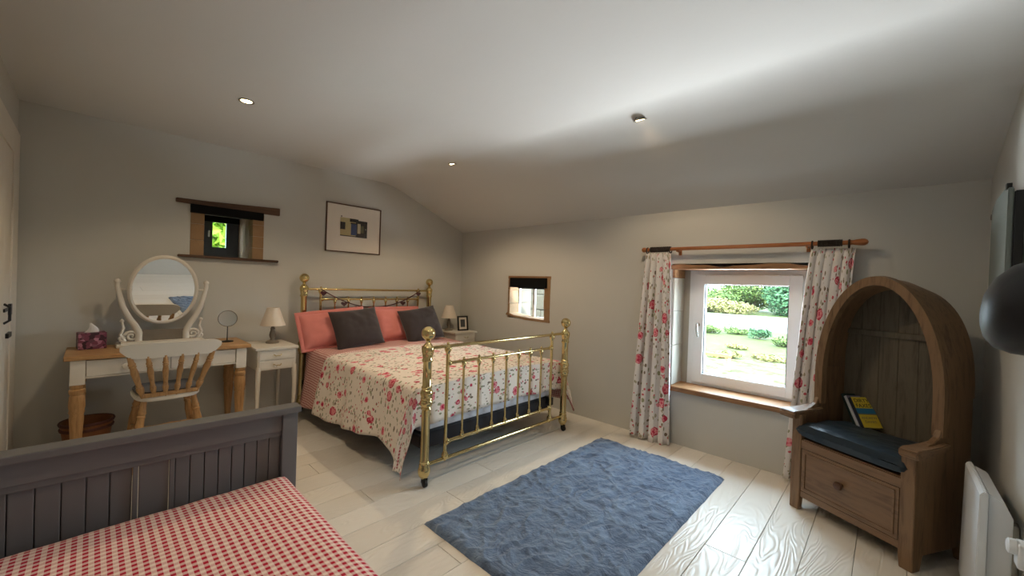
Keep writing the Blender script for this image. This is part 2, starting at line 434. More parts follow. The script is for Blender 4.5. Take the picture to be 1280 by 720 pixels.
# ------------------------------------------------------------------ deep little window by the dressing table
w2 = thing('window_2', 'x', 'x'); del w2['label']; del w2['category']; struct(w2)
for y0, y1 in ((-3.018, -2.922), (-2.554, -2.462)):
    zz = [1.515, 1.66, 1.80, 1.95] if y0 < -2.8 else [1.515, 1.63, 1.74, 1.85, 1.95]
    for i in range(len(zz)-1):
        MB().box((-.12, y0, zz[i]+.0008), (.006, y1, zz[i+1]-.0008), .004).build('reveal_stone', M['stone'], wall_back)
for i, (a, b) in enumerate(((-.12, -.25), (-.25, -.40), (-.40, -.53))):
    for y0, y1 in ((-2.556, -2.535), (-2.94, -2.921)):
        MB().box((b+.001, y0, 1.528), (a-.001, y1, 1.94), .004).build('reveal_stone', M['stone'], wall_back)
m = MB()
for lo, hi in (((-.56,-2.93,1.53), (-.52,-2.775,1.945)), ((-.56,-2.662,1.53), (-.52,-2.545,1.945)), ((-.56,-2.776,1.53), (-.52,-2.661,1.637)), ((-.56,-2.776,1.888), (-.52,-2.661,1.945))):
    m.box(lo, hi, .003)
m.build('window_frame', M['greyframe'], w2)
MB().box((-.545,-2.778,1.635), (-.54,-2.66,1.89)).build('pane', M['glass'], w2)
MB().box((-.525,-2.815,1.735), (-.505,-2.797,1.80), .004).build('window_handle', M['steel'], w2)
# lintel and sill boards
m = MB(); m.prism([(-3.12,1.968), (-2.75,1.958), (-2.33,1.962), (-2.33,2.035), (-2.6,2.022), (-2.9,2.008), (-3.12,2.004)], -.1, .02, 'yz', .004)
struct(m.build('trim_3', M['oak_y']))
m = MB(); m.prism([(-3.10,1.505), (-2.338,1.498), (-2.338,1.522), (-3.10,1.526)], -.10, .045, 'yz', .004)
struct(m.build('trim_4', M['oak_y']))
def blind(name, lo, hi, axis, label, lip):
    t_ = thing(name, label, 'blind')
    (MB().box(lo, hi, .004)).build('cassette', M['black'], t_)
    (MB().box(*lip, .003)).build('blind_cloth', M['black'], t_)
    return t_
blind('roller_blind', (-.02, -3.022, 1.893), (.035, -2.472, 1.966), 'y', 'rolled-up black blind over the deep window with dark grey frame', ((-.51, -2.918, 1.885), (-.47, -2.56, 1.944)))

# ------------------------------------------------------------------ little stone window in the window wall
w3 = thing('window_3', 'x', 'x'); del w3['label']; del w3['category']; struct(w3)
G3 = .18
m = MB()
for z0, z1, dx in ((.955, 1.13, .004), (1.132, 1.30, -.004), (1.302, 1.46, .003)):
    MB().box((.90, .006, z0), (.958+dx, G3+.03, z1), .008).build('reveal_stone', M['stone'], wall_win)
for z0, z1, dx in ((.955, 1.09, .004), (1.092, 1.26, -.003), (1.262, 1.46, .0)):
    MB().box((1.515+dx, -.004, z0), (1.605, G3+.03, z1), .008).build('reveal_stone', M['stone'], wall_win)
m = MB(); m.prism([(.905, .99), (1.05, .965), (1.25, .945), (1.61, .94), (1.61, .968), (1.3, .975), (1.05, .99), (.93, 1.02)], -.008, G3+.02, 'xz', .003)
struct(m.build('trim_5', M['stone']))
m = MB(); m.box((.93, -.002, 1.44), (1.61, G3+.03, 1.475), .006); struct(m.build('trim_6', M['oak']))
blind('roller_blind', (.985, -.03, 1.335), (1.555, .03, 1.452), 'x', 'rolled-up black blind in the small stone window beyond the brass bed', ((.96, G3-.025, 1.32), (1.515, G3-.005, 1.44)))
frame_ring((.945, .955), (1.525, 1.45), .022, G3, G3+.03, .003).build('window_frame', M['pvc'], w3)
MB().box((1.19, G3+.002, .97), (1.222, G3+.028, 1.44), .003).build('mullion', M['pvc'], w3)
MB().box((.96, G3+.012, .97), (1.192, G3+.016, 1.44)).build('pane', M['glass'], w3)
MB().box((1.22, G3+.012, .97), (1.515, G3+.016, 1.44)).build('pane', M['glass'], w3)
# outer embrasure stones
for z0, z1 in ((.955, 1.14), (1.142, 1.30), (1.302, 1.46)):
    MB().box((.90, G3+.032, z0), (.965, TW+.01, z1), .01).build('reveal_stone', M['stone_pale'], wall_win)
    MB().box((1.53, G3+.032, z0), (1.61, TW+.01, z1), .01).build('reveal_stone', M['stone_pale'], wall_win)

# ------------------------------------------------------------------ door in the left wall beside the corner
d = thing('door_1', 'x', 'x'); del d['label']; del d['category']; struct(d)
m = MB(); m.box((.05, YL, 0), (.30, YL+.014, 2.27), .004); m.box((.30, YL, 2.10), (1.22, YL+.014, 2.27), .004); m.box((1.10, YL, 0), (1.22, YL+.014, 2.27), .004)
m.build('door_casing', M['white_paint'], d)
for i in range(6):
    MB().box((.30+i*.1333+.002, YL, .01), (.30+(i+1)*.1333-.002, YL+.006, 2.10), .002).build('door_plank', M['white_paint'], d)
m = MB(); m.box((.36, YL+.005, 1.09), (.56, YL+.014, 1.11), .002); m.box((.31, YL+.005, 1.06), (.36, YL+.02, 1.13), .003); m.tube([(.54, YL+.006, 1.02), (.54, YL+.03, 1.04), (.54, YL+.03, 1.12), (.54, YL+.006, 1.14)], .007)
m.build('latch', M['blackmetal'], d)
m = MB(); m.box((.31, YL+.005, .92), (.45, YL+.02, .95), .003); m.build('bolt', M['blackmetal'], d)

# ------------------------------------------------------------------ downlights
def downlight(x, y, z, label, tilt=0.0, watts=27):
    t_ = thing('downlight', label, 'ceiling light', (x, y, z), 0, 'recessed ceiling spotlights')
    t_.rotation_euler = (tilt, 0, 0)
    r = MB(); rows = []
    for t0, rr in ((-.001,.046), (-.006,.045), (-.007,.039), (-.002,.034), (.018,.032)):
        rows.append([(rr*math.cos(2*PI*k/24), rr*math.sin(2*PI*k/24), t0) for k in range(24)])
    r.grid(rows, close_v=True); r.build('trim_ring', M['steel'], t_, True)
    MB().lathe([(0,.031), (.004,.031)], (0,0,-.0035), seg=20).build('lens', M['lens'], t_)
    l = bpy.data.lights.new('downlight_lamp', 'SPOT'); l.energy = watts; l.color = (1, .76, .48); l.spot_size = math.radians(132); l.spot_blend = .45
    l.shadow_soft_size = .03
    o = bpy.data.objects.new('downlight_lamp', l); COL.objects.link(o); o.parent = t_; o.location = (0, 0, -.012)
    return t_
downlight(1.263, -2.91, HC, 'lit recessed spotlight in the flat ceiling above the dressing table')
downlight(1.273, -1.19, HC-.002, 'lit recessed spotlight in the ceiling above the head of the brass bed', math.radians(3), 44)
downlight(3.158, -1.085, HC-.0255, 'lit recessed spotlight where the ceiling bends, opposite the large window', math.radians(14))
downlight(3.20, -2.91, HC, 'lit recessed spotlight in the flat ceiling above the grey bed')

# ================================================================== CURTAIN ROD AND CURTAINS
RY, RZ = -.09, 1.725
rod = thing('curtain_rod', 'reddish wooden curtain pole with rounded ends above the large window', 'curtain rod', (3.5, RY, RZ))
m = MB(); m.lathe([(0,.0155), (1.43,.0155)], (-.71,0,0), (1,0,0), 14); m.build('pole', M['pine_x'], rod, True)
fin = [(0,.0155), (.012,.021), (.02,.016), (.03,.016), (.05,.020), (.075,.023), (.09,.022), (.102,.015), (.108,.004)]
m = MB(); m.lathe([(t_*.6, r_) for t_, r_ in fin], (-.705,0,0), (-1,0,0), 14); m.build('finial', M['pine_x'], rod, True)
m = MB(); m.lathe(fin, (.69,0,0), (1,0,0), 14); m.build('finial', M['pine_x'], rod, True)
for x0, x1 in ((-.69, -.51), (.53, .665)):
    n = 14; pr = []
    for i in range(n*2+1): pr.append((i/(n*2)*(x1-x0), .020 + (.006 if i % 2 else 0)))
    MB().lathe(pr, (x0,0,0), (1,0,0), 14).build('gathered_rings', M['darkwrap'], rod, True)
ring = None
for x in (-.715, -.505, .50, .70):
    if ring is None:
        m = MB(); rows = []
        for i in range(20):
            a = 2*PI*i/20; c = Vector((0, .026*math.cos(a), .026*math.sin(a)-.008))
            rows.append([c + Vector((0.0055*math.sin(2*PI*k/8), .0055*math.cos(2*PI*k/8)*math.cos(a), .0055*math.cos(2*PI*k/8)*math.sin(a))) for k in range(8)])
        m.grid(rows, True, True); ring = m.build('ring', M['darkwrap'], rod, True); ring.location = (x,0,0)
    else: mesh_share('ring', ring, rod, (x,0,0))
for x in (-.45, .47):
    m = MB(); m.tube([(x, 0, -.018), (x, .05, -.018), (x, .088, -.018)], .008); m.box((x-.012, .078, -.05), (x+.012, .09, .02), .003)
    m.build('bracket', M['pine_x'], rod)
def curtain(name, label, top, bot, folds, zt, zb, yc, amp, ph, sway):
    m = MB(); NU, NV = 120, 40; rows = []; uvw = .66
    for j in range(NV+1):
        s = j/NV; z = zt + (zb - zt)*s
        k = s**.75
        x0 = top[0] + (bot[0]-top[0])*k; x1 = top[1] + (bot[1]-top[1])*k
        row = []
        for i in range(NU+1):
            u = i/NU
            a = amp*(.45 + .75*s)*(1 + .35*math.sin(5*u+ph))
            y = yc + a - 2*a*abs(math.sin(PI*folds*u + ph*.3 + .25*math.sin(2.5*s+u*3)))**.62 - sway*s
            x = x0 + (x1-x0)*u + .010*s*math.sin(2*PI*folds*u*2 + ph)
            zz = z + (.006*math.sin(2*PI*folds*2*u) if j == 0 else 0) + (.012*math.sin(6*u+ph) if j == NV else 0)
            row.append((x, min(y, -.012), zz))
        rows.append(row)
    g = m.grid(rows); uvl = m.bm.loops.layers.uv.new('UVMap')
    idx = {v: (i/NU*uvw, (1-j/NV)*(zt-zb)) for j, r in enumerate(g) for i, v in enumerate(r)}
    for f in m.bm.faces:
        for l in f.loops: l[uvl].uv = idx[l.vert]
    o = m.build(name, M['curtain'], None, True, fix=False)
    sm = o.modifiers.new('thick', 'SOLIDIFY'); sm.thickness = .004; sm.offset = 0
    return tag(o, label, 'curtain', 'rose print curtains')
curtain('curtain', 'rose-print curtain hanging full length down to the open floor, white window handle side', (2.768, 3.00), (2.69, 3.055), 4.3, 1.688, .012, -.085, .040, .6, .02)
curtain('curtain', 'rose-print curtain tucked behind the hooded wooden settle', (3.995, 4.235), (3.88, 4.16), 5, 1.688, .012, -.062, .022, 2.1, .0)

# ================================================================== BRASS BED
bed = thing('brass_bed', 'polished brass double bed frame with ball finials and castors', 'bed', (0,0,0))
def bpost(x, y, top, name='bed_post'):
    p = empty_part(name, bed, (x, y, 0))
    s = top
    R0 = .029
    pr = [(.055,.018), (.075,.034), (.10,.042), (.125,.040), (.135,.034), (.15,.036), (.162,.030), (.172,.034), (.182,R0)]
    zm = .59 if top < 1.2 else .66
    pr += [(zm-.075,R0), (zm-.068,.036), (zm-.055,.032), (zm-.045,.040), (zm-.02,.043), (zm-.008,.036), (zm,.040), (zm+.012,.036), (zm+.03,.043), (zm+.05,.040), (zm+.06,.032), (zm+.075,.036), (zm+.085,R0)]
    zc = top-.155
    pr += [(zc-.085,R0), (zc-.075,.036), (zc-.065,.036), (zc-.055,.031), (zc-.02,.038), (zc+.0,.042), (zc+.02,.040), (zc+.03,.030), (zc+.042,.020), (zc+.052,.014), (zc+.06,.017), (zc+.066,.013)]
    MB().lathe(pr, seg=20).build('post_shaft', M['brass'], p, True)
    rb = .046; zb = top - rb
    MB().lathe([(zb - rb*math.cos(PI*i/14), rb*math.sin(PI*i/14)) for i in range(15)], seg=20).build('ball_finial', M['brass'], p, True)
    m = MB(); m.lathe([(-.011,.018), (-.009,.024), (.009,.024), (.011,.018)], (.012, 0, .025), (0,1,0), 16); m.box((-.008,-.017,.03), (.022,-.012,.06), .002); m.box((-.008,.012,.03), (.022,.017,.06), .002); m.lathe([(.045,.014), (.07,.014)])
    m.build('castor', M['blackmetal'], p, True)
    return p
FX, FY0, FY1 = 2.20, -2.055, -.510
HX, HY0, HY1 = .09, -2.11, -.595
bpost(FX, FY0, 1.067); bpost(FX, FY1, 1.067); bpost(HX, HY0, 1.405); bpost(HX, HY1, 1.405)
def rail(name, x, y0, y1, z, r, parent=bed, knob=False):
    m = MB(); L = y1-y0
    pr = [(0,r), (L,r)]
    if knob: pr = [(0,r*1.8), (.012,r*2.0), (.024,r*1.7), (.03,r*1.0), (L-.03,r*1.0), (L-.024,r*1.7), (L-.012,r*2.0), (L,r*1.8)]
    m.lathe(pr, (x, y0, z), (0,1,0), 14); return m.build(name, M['brass'], parent, True)
def vrod(name, x, y, z0, z1, r, parent=bed, ball=True):
    pr = [(z0-.02,.004), (z0-.016,.008), (z0-.008,.009), (z0,r*1.3), (z0+.012,r*2.0), (z0+.03,r*1.9), (z0+.045,r*1.2), (z0+.055,r)]
    pr += [(z1-.055,r), (z1-.045,r*1.2), (z1-.03,r*1.9), (z1-.012,r*2.0), (z1,r*1.3), (z1+.008,.007), (z1+.014,.010), (z1+.022,.010), (z1+.03,.003)]
    return MB().lathe([(t_, rr) for t_, rr in pr], (x, y, 0), seg=12).build(name, M['brass'], parent, True)
# foot end
rail('rail', FX, FY0, FY1, .922, .012); rail('rail', FX, FY0, FY1, .143, .012)
fi0, fi1 = -1.888, -.715
vrod('upright', FX, fi0, .143, .922, .0125); vrod('upright', FX, fi1, .143, .922, .0125)
rail('rail', FX, fi0, fi1, .803, .011, knob=True); rail('rail', FX, fi0, fi1, .258, .012, knob=True)
for i in range(7):
    y = fi0 + (fi1-fi0)*(i+1)/8
    vrod('spindle', FX, y, .258, .803, .0085)
# head end
rail('rail', HX, HY0, HY1, 1.248, .012); rail('rail', HX, HY0, HY1, .40, .012)
hi0, hi1 = -1.945, -.76
vrod('upright', HX, hi0, .40, 1.248, .0125); vrod('upright', HX, hi1, .40, 1.248, .0125)
rail('rail', HX, hi0, hi1, 1.142, .011, knob=True)
for i in range(7):
    y = hi0 + (hi1-hi0)*(i+1)/8
    vrod('spindle', HX, y, .42, 1.142, .0085)
m = MB(); m.box((HX+.02, HY0+.03, .26), (FX-.03, HY0+.06, .33), .004); m.build('side_rail', M['blackmetal'], bed)
m = MB(); m.box((HX+.02, HY1-.06, .26), (FX-.03, HY1-.03, .33), .004); m.build('side_rail', M['blackmetal'], bed)
BY = -1.29
base = MB().box((.14, BY-.72, .20), (2.10, BY+.72, .315), .02).build('bed_base', M['bedbase'], bed)
mat_ = MB().box((.14, BY-.735, .318), (2.095, BY+.735, .612), .05, 4).build('mattress', M['sheet'], None, True)
tag(mat_, 'white mattress under the rose-print quilt on the brass bed', 'mattress')

# quilt: cloth laid over the mattress; hangs down both sides and over the foot
def drape(name, p0, p1, qL, qR, foot, mats, label, cat, lift=0.0, parent=None, uvoff=(0,0), waveseed=0.0, rim=True):
    HWD = .765; XE = 2.115; ZT_ = .655 + lift; R = .05
    NP, NQ = max(10, int((p1-p0)/.03)), 96
    def z_top(p, q):
        return ZT_ + .018*(1-(q/HWD)**2) + .008*noise.noise(Vector((p*3.1, q*3.1, waveseed))) + .004*noise.noise(Vector((p*11, q*9, 3)))
    def P(p, q):
        dy = abs(q)-HWD; sgn = -1 if q < 0 else 1
        dx = p-XE
        if dy <= 0 and dx <= 0: return Vector((p, BY+q, z_top(p, q)))
        dyp, dxp = max(dy, 0), max(dx, 0)
        drop = math.hypot(dyp, dxp)
        # rounded shoulder then straight hang
        def hang(dist):
            L = R*PI/2
            if dist < L: a = dist/R; return R*math.sin(a), R*(1-math.cos(a))
            return R, R + (dist-L)
        out, dn = hang(drop)
        z = z_top(min(p, XE), max(-HWD, min(HWD, q))) - dn
        fy = dyp/drop; fx = dxp/drop
        flare = (.16 if sgn < 0 else .10 + .28*max(0, min(1, (p-1.0)/1.0)))*dn
        wv = (.022*math.sin(p*9+1.3+waveseed) + .012*math.sin(p*21+.4))*min(1, dn*3)
        y = BY + max(-HWD, min(HWD, q)) + sgn*(fy*out + fy*(flare+wv*1.0))
        if dyp > 0 and dxp > 0: y += sgn*.02
        wx = .010*math.sin(q*17)*min(1, dn*4)
        x = min(p, XE) + fx*min(out, .022) + fx*wx*(1 if dyp <= 0 else 1) + (fx*fy*.03*dn) + (fx*fy*.25*dn if sgn > 0 else 0)
        return Vector((x, y, max(z, .022)))
    m = MB(); rows = []; uvs = []
    for i in range(NP+1):
        row = []; ur = []
        for j in range(NQ+1):
            sp = i/NP; p = p0 + (p1-p0)*sp
            ql = qL(min(p, 2.14)) if callable(qL) else qL; qr = qR
            q = -ql + (ql+qr)*j/NQ
            row.append(P(p, q)); ur.append((p+uvoff[0], q+uvoff[1]))
        rows.append(row); uvs.append(ur)
    g = m.grid(rows); uvl = m.bm.loops.layers.uv.new('UVMap')
    idx = {v: uvs[i][j] for i, r in enumerate(g) for j, v in enumerate(r)}
    for f in m.bm.faces:
        for l in f.loops: l[uvl].uv = idx[l.vert]
    mid = m.bm.faces[:] ; m.bm.normal_update()
    if sum(f.normal.z for f in mid) < 0: bmesh.ops.reverse_faces(m.bm, faces=mid)
    o = m.build(name, mats, parent, True, fix=False)
    sm = o.modifiers.new('thick', 'SOLIDIFY'); sm.thickness = .016; sm.offset = -1
    if len(mats) > 1: sm.material_offset = 1; sm.material_offset_rim = 1
    if label: tag(o, label, cat)
    return o
quilt = thing('quilt', 'padded rose-print quilt with gingham lining turned back on the brass bed', 'quilt')
def hemL(p):
    # cloth half width on the window-far side: longer in the middle and at the foot corner
    return .765 + .505 + .045*math.sin(p*3.2-1.2) + (.06 if p > 1.85 else 0)*(p-1.85)/.26
drape('cover', .67, 2.115+.30, hemL, .765+.44, True, [M['floral'], M['gingham_small']], None, None, 0, quilt)
drape('turned_back_lining', .20, .69, lambda p: .765+.52+.04*math.sin(p*5), .765+.07, False, [M['gingham_small'], M['gingham_small']], None, None, .008, quilt, waveseed=2.0)

# cushions and pillows
def pillow(name, w, h, t_, mat, label, loc, lean, rz, roll=0.0, flange=0.0, group=None, ears=.05, panel=None):
    root = thing(name, label, 'pillow' if flange else 'cushion', loc, rz, group)
    e = empty_part('x', root) if False else None
    NU = 26; m = MB(); front = []; back = []
    def pt(u, v, s):
        k = 1 - ears*(1-abs(v)**2)*abs(u)**4*.9 ; k2 = 1 - ears*(1-abs(u)**2)*abs(v)**4*.9
        th = t_/2*max(0, (1-abs(u)**2.6)*(1-abs(v)**2.6))**.55
        nz = .014*noise.noise(Vector((u*2+loc[0]*9, v*2+loc[1]*7, s)))*(1-abs(u)**4)*(1-abs(v)**4) + .01*noise.noise(Vector((u*5+loc[1]*3, v*5, s*2)))*(1-abs(u)**4)*(1-abs(v)**4)
        return Vector((s*(th+.002)+nz, u*w/2*k, h/2 + v*h/2*k2))
    for s, keep in ((1, front), (-1, back)):
        rows = []
        for i in range(NU+1):
            rows.append([pt(-1+2*i/NU, -1+2*j/NU, s) for j in range(NU+1)])
        m.grid(rows)
    bmesh.ops.remove_doubles(m.bm, verts=list(m.bm.verts), dist=.0045)
    rot = Matrix.Rotation(roll, 4, 'X')
    R = Matrix.Rotation(-lean, 4, 'Y') @ Matrix.Translation((0,0,h/2)) @ rot @ Matrix.Translation((0,0,-h/2))
    o = m.build('cushion_body' if not flange else 'pillow_body', mat, root, True); o.data.transform(R)
    if flange:
        m = MB(); n = 40; ring_in, ring_out = [], []
        per = []
        for i in range(n):
            a = 2*PI*i/n; c, s_ = math.cos(a), math.sin(a); q = max(abs(c), abs(s_)); per.append((c/q, s_/q))
        rows = []
        for kk, off in ((.93, 0), (1.0, .0), (1.0+flange, .004)):
            rows.append([Vector((.006*math.sin(7*2*PI*i/n) if kk > 1 else off, a*w/2*kk*(1 if kk < 1.01 else 1), h/2 + b*h/2*(kk if kk < 1.01 else 1+flange*w/h))) for i, (a, b) in enumerate(per)])
        m.grid(rows, close_v=True)
        f = m.build('flange', mat, root, True, fix=False); f.data.transform(R)
        s2 = f.modifiers.new('thick', 'SOLIDIFY'); s2.thickness = .008; s2.offset = 0
    return root
pillow('pillow', .64, .37, .17, M['pinkcloth'], 'wide-bordered pink pillow beside the brass post next to the dressing table nightstand', (.34, -1.875, .685), .44, -.12, .10, .07, 'pink pillows')
pillow('pillow', .62, .38, .17, M['pinkcloth'], 'pink cotton pillow showing between the two dark velvet cushions', (.33, -1.12, .69), .42, .04, 0, .07, 'pink pillows')
pillow('cushion', .51, .42, .17, M['darkcushion'], 'square charcoal cushion leaning on the pink pillow nearer the dressing table', (.50, -1.69, .672), .46, -.03, .10, 0, 'dark square cushions', .06)
pillow('cushion', .52, .42, .17, M['darkcushion'], 'square charcoal cushion leaning on the pink pillow nearer the photo frame', (.50, -.905, .672), .46, .0, .13, 0, 'dark square cushions', .06)

# garland of hearts on the headboard
gar = thing('heart_garland', 'dark red string of little hearts draped along the brass headboard', 'garland', (HX+.02, -1.35, 1.25))
def gp(s): return Vector((.0 + .01*math.sin(s*9), -.60 + 1.20*s, .0 - .20*(1-(2*s-1)**2)*1.0))
MB().tube([gp(i/40) for i in range(41)], .0065, 6).build('string', M['redcase'], gar)
for s in (.02, .2, .33, .47, .62, .8, .98):
    p = gp(s); m = MB()
    hp = [( .034*math.sin(a)**3, .029*(.8125*math.cos(a) - .3125*math.cos(2*a) - .125*math.cos(3*a) - .0625*math.cos(4*a)) - .028) for a in [2*PI*i/20 for i in range(20)]]
    m.prism([(p.y + a, p.z + b) for a, b in hp], p.x-.007, p.x+.007, 'yz', .002); m.build('heart', M['redcase'], gar)

# ================================================================== NIGHTSTANDS, LAMPS, FRAME
def nightstand(label, x0, x1, y0, y1, zt, drawers):
    W, D = y1-y0, x1-x0
    t_ = thing('nightstand', label, 'nightstand', (x0, y0, 0), 0, 'cream nightstands')
    zb = zt-.20
    m = MB(); m.box((0,0,zt-.022), (D+.012,W,zt), .006); m.build('top', M['white_paint'], t_)
    m = MB(); m.box((.012,.018,zb), (D-.008,W-.018,zt-.022), .003); m.build('case', M['white_paint'], t_)
    H_ = (.17)/drawers
    for i in range(drawers):
        z0 = zb+.008+i*H_; z1 = z0+H_-.008
        dr = MB().box((D-.012,.03,z0), (D+.002,W-.03,z1), .002).build('drawer', M['white_paint'], t_)
        mm = MB(); a, b = .042, W-.042; mm.box((D,a,z0+.012), (D+.004,b,z0+.016)); mm.box((D,a,z1-.016), (D+.004,b,z1-.012)); mm.box((D,a,z0+.012), (D+.004,a+.004,z1-.012)); mm.box((D,b-.004,z0+.012), (D+.004,b,z1-.012))
        mm.build('moulding', M['white_paint'], dr)
        zc = (z0+z1)/2; yc = W/2
        mm = MB(); mm.tube([(D+.002, yc-.03, zc+.005), (D+.016, yc-.028, zc+.003), (D+.02, yc-.015, zc-.008), (D+.02, yc, zc-.004), (D+.02, yc+.015, zc-.008), (D+.016, yc+.028, zc+.003), (D+.002, yc+.03, zc+.005)], .0035, 6)
        mm.build('handle', M['brass'], dr, True)
    for sx, sy in ((0,0), (0,1), (1,0), (1,1)):
        x = .02+ (D-.036)*sx; y = .03 + (W-.06)*sy; dx = (1 if sx else -1); dy = (1 if sy else -1)
        pts = []; rs = []
        for i in range(11):
            s = i/10; k = .018*math.sin(PI*s*1.0)*(1-.6*s) - .012*s*(1-s)*2 + (.015*(s-.8)/.2 if s > .8 else 0)
            pts.append((x + dx*k, y + dy*k*.8, zb + .03 - s*(zb+.03))); rs.append(.021*(1-.55*s) + (.004 if s > .92 else 0))
        MB().tube(pts, rs, 10).build('leg', M['white_paint'], t_, True)
    return t_
nightstand('cream two-drawer nightstand with cabriole legs next to the dressing table', .03, .50, -2.625, -2.285, .742, 2)
nightstand('cream two-drawer nightstand in the corner below the small stone window', .03, .45, -.44, -.075, .735, 2)
def lamp(label, x, y, z, s=1.0):
    t_ = thing('table_lamp', label, 'lamp', (x, y, z), 0, 'bedside lamps')
    m = MB(); m.lathe([(0,.052*s), (.012,.052*s), (.02,.045*s), (.028,.02*s), (.04,.016*s), (.055,.022*s), (.075,.026*s), (.10,.022*s), (.125,.015*s), (.135,.02*s), (.145,.013*s), (.20,.010*s)], seg=16)
    m.build('base', M['lampbase'], t_, True)
    m = MB(); rows = []
    zz0, zz1 = .165, .33
    for t0, rr in ((zz0,.100), (zz1,.048), (zz1,.045), (zz0,.097)):
        rows.append([(rr*s*math.cos(2*PI*k/28), rr*s*math.sin(2*PI*k/28), t0) for k in range(28)])
    m.grid(rows, True, True); m.build('shade', M['linen'], t_, True)
    return t_
M['lampbase'] = plain('grey_limed_wood', S(132,122,108), .6, var=.15, scale=20)
lamp('small lamp with cream shade on the nightstand next to the dressing table', .235, -2.425, .742, 1.05)
lamp('small lamp with cream shade on the corner nightstand behind the photo frame', .20, -.345, .735, 1.05)
fr = thing('photo_frame', 'small black standing photo frame on the corner nightstand', 'photo frame', (.33, -.205, .7355), math.radians(-8))
R_ = Matrix.Rotation(math.radians(-9), 4, 'Y')
def leanb(lo, hi, name, mat, bev=.002):
    o = MB().box(lo, hi, bev).build(name, mat, fr); o.data.transform(R_); return o
leanb((-.016,-.075,.002), (-.006,.075,.19), 'back', M['blackmetal'])
for lo, hi in (((-.008,-.078,.001),(.008,-.060,.194)), ((-.008,.060,.001),(.008,.078,.194)), ((-.008,-.061,.001),(.008,.061,.019)), ((-.008,-.061,.176),(.008,.061,.194))):
    leanb(lo, hi, 'frame_bar', M['blackmetal'])
leanb((-.006,-.060,.019), (-.002,.060,.176), 'mount', M['paper'], 0)
leanb((-.002,-.034,.048), (-.001,.034,.148), 'print', M['greyframe'], 0)
o = MB().box((-.07,-.012,.001), (-.062,.012,.13), .001).build('strut', M['blackmetal'], fr); o.data.transform(Matrix.Translation((0.0,0,0)) @ Matrix.Rotation(math.radians(17), 4, 'Y') )

# ================================================================== DRESSING TABLE
DZ, DX0, DX1, DY0, DY1 = .79, .035, .535, -3.715, -2.665
dk = thing('dressing_table', 'cream dressing table with pine top and turned pine legs', 'table', (0,0,0))
MB().box((DX0,DY0,DZ-.03), (DX1,DY1,DZ), .008, 3).build('top', M['pine_y'], dk)
m = MB(); m.box((DX0+.03,DY0+.05,DZ-.15), (DX0+.05,DY1-.05,DZ-.03)); m.box((DX0+.03,DY0+.03,DZ-.15), (DX1-.05,DY0+.05,DZ-.03)); m.box((DX0+.03,DY1-.05,DZ-.15), (DX1-.05,DY1-.03,DZ-.03))
m.build('apron', M['white_paint'], dk)
md = (DY0+DY1)/2
MB().box((DX1-.045,DY0+.05,DZ-.158), (DX1-.022,DY1-.05,DZ-.146), .002).build('front_rail', M['white_paint'], dk)
MB().box((DX1-.045,md-.012,DZ-.146), (DX1-.022,md+.012,DZ-.03), .002).build('drawer_divider', M['white_paint'], dk)
for y0, y1 in ((DY0+.105, md-.015), (md+.015, DY1-.105)):
    dr = MB().box((DX1-.20,y0,DZ-.143), (DX1-.022,y1,DZ-.0365), .002).build('drawer', M['white_paint'], dk)
    yk = -3.418 if y0 < -3.3 else -2.945
    m = MB(); m.lathe([(0,.009), (.012,.009), (.016,.018), (.024,.023), (.033,.02), (.038,.008)], (DX1-.022, yk, DZ-.092), (1,0,0), 14); m.build('knob', M['white_paint'], dr, True)
def tleg(x, y, zt, block):
    e_ = empty_part('leg', dk, (x, y, 0))
    m = MB(); m.box((-.036,-.036,zt-block), (.036,.036,zt), .004); m.build('block', M['white_paint'], e_)
    zb = zt-block
    m = MB(); m.lathe([(0,.020), (.03,.026), (.10,.022), (zb-.22,.036), (zb-.20,.033), (zb-.185,.040), (zb-.17,.036), (zb-.15,.041), (zb-.08,.038), (zb-.07,.033), (zb-.055,.040), (zb-.035,.040), (zb-.028,.032), (zb-.015,.037), (zb,.037)], seg=18)
    m.build('turning', M['pine'], e_, True)
for x in (DX0+.06, DX1-.05):
    for y in (DY0+.065, DY1-.065): tleg(x, y, DZ-.03, .165)

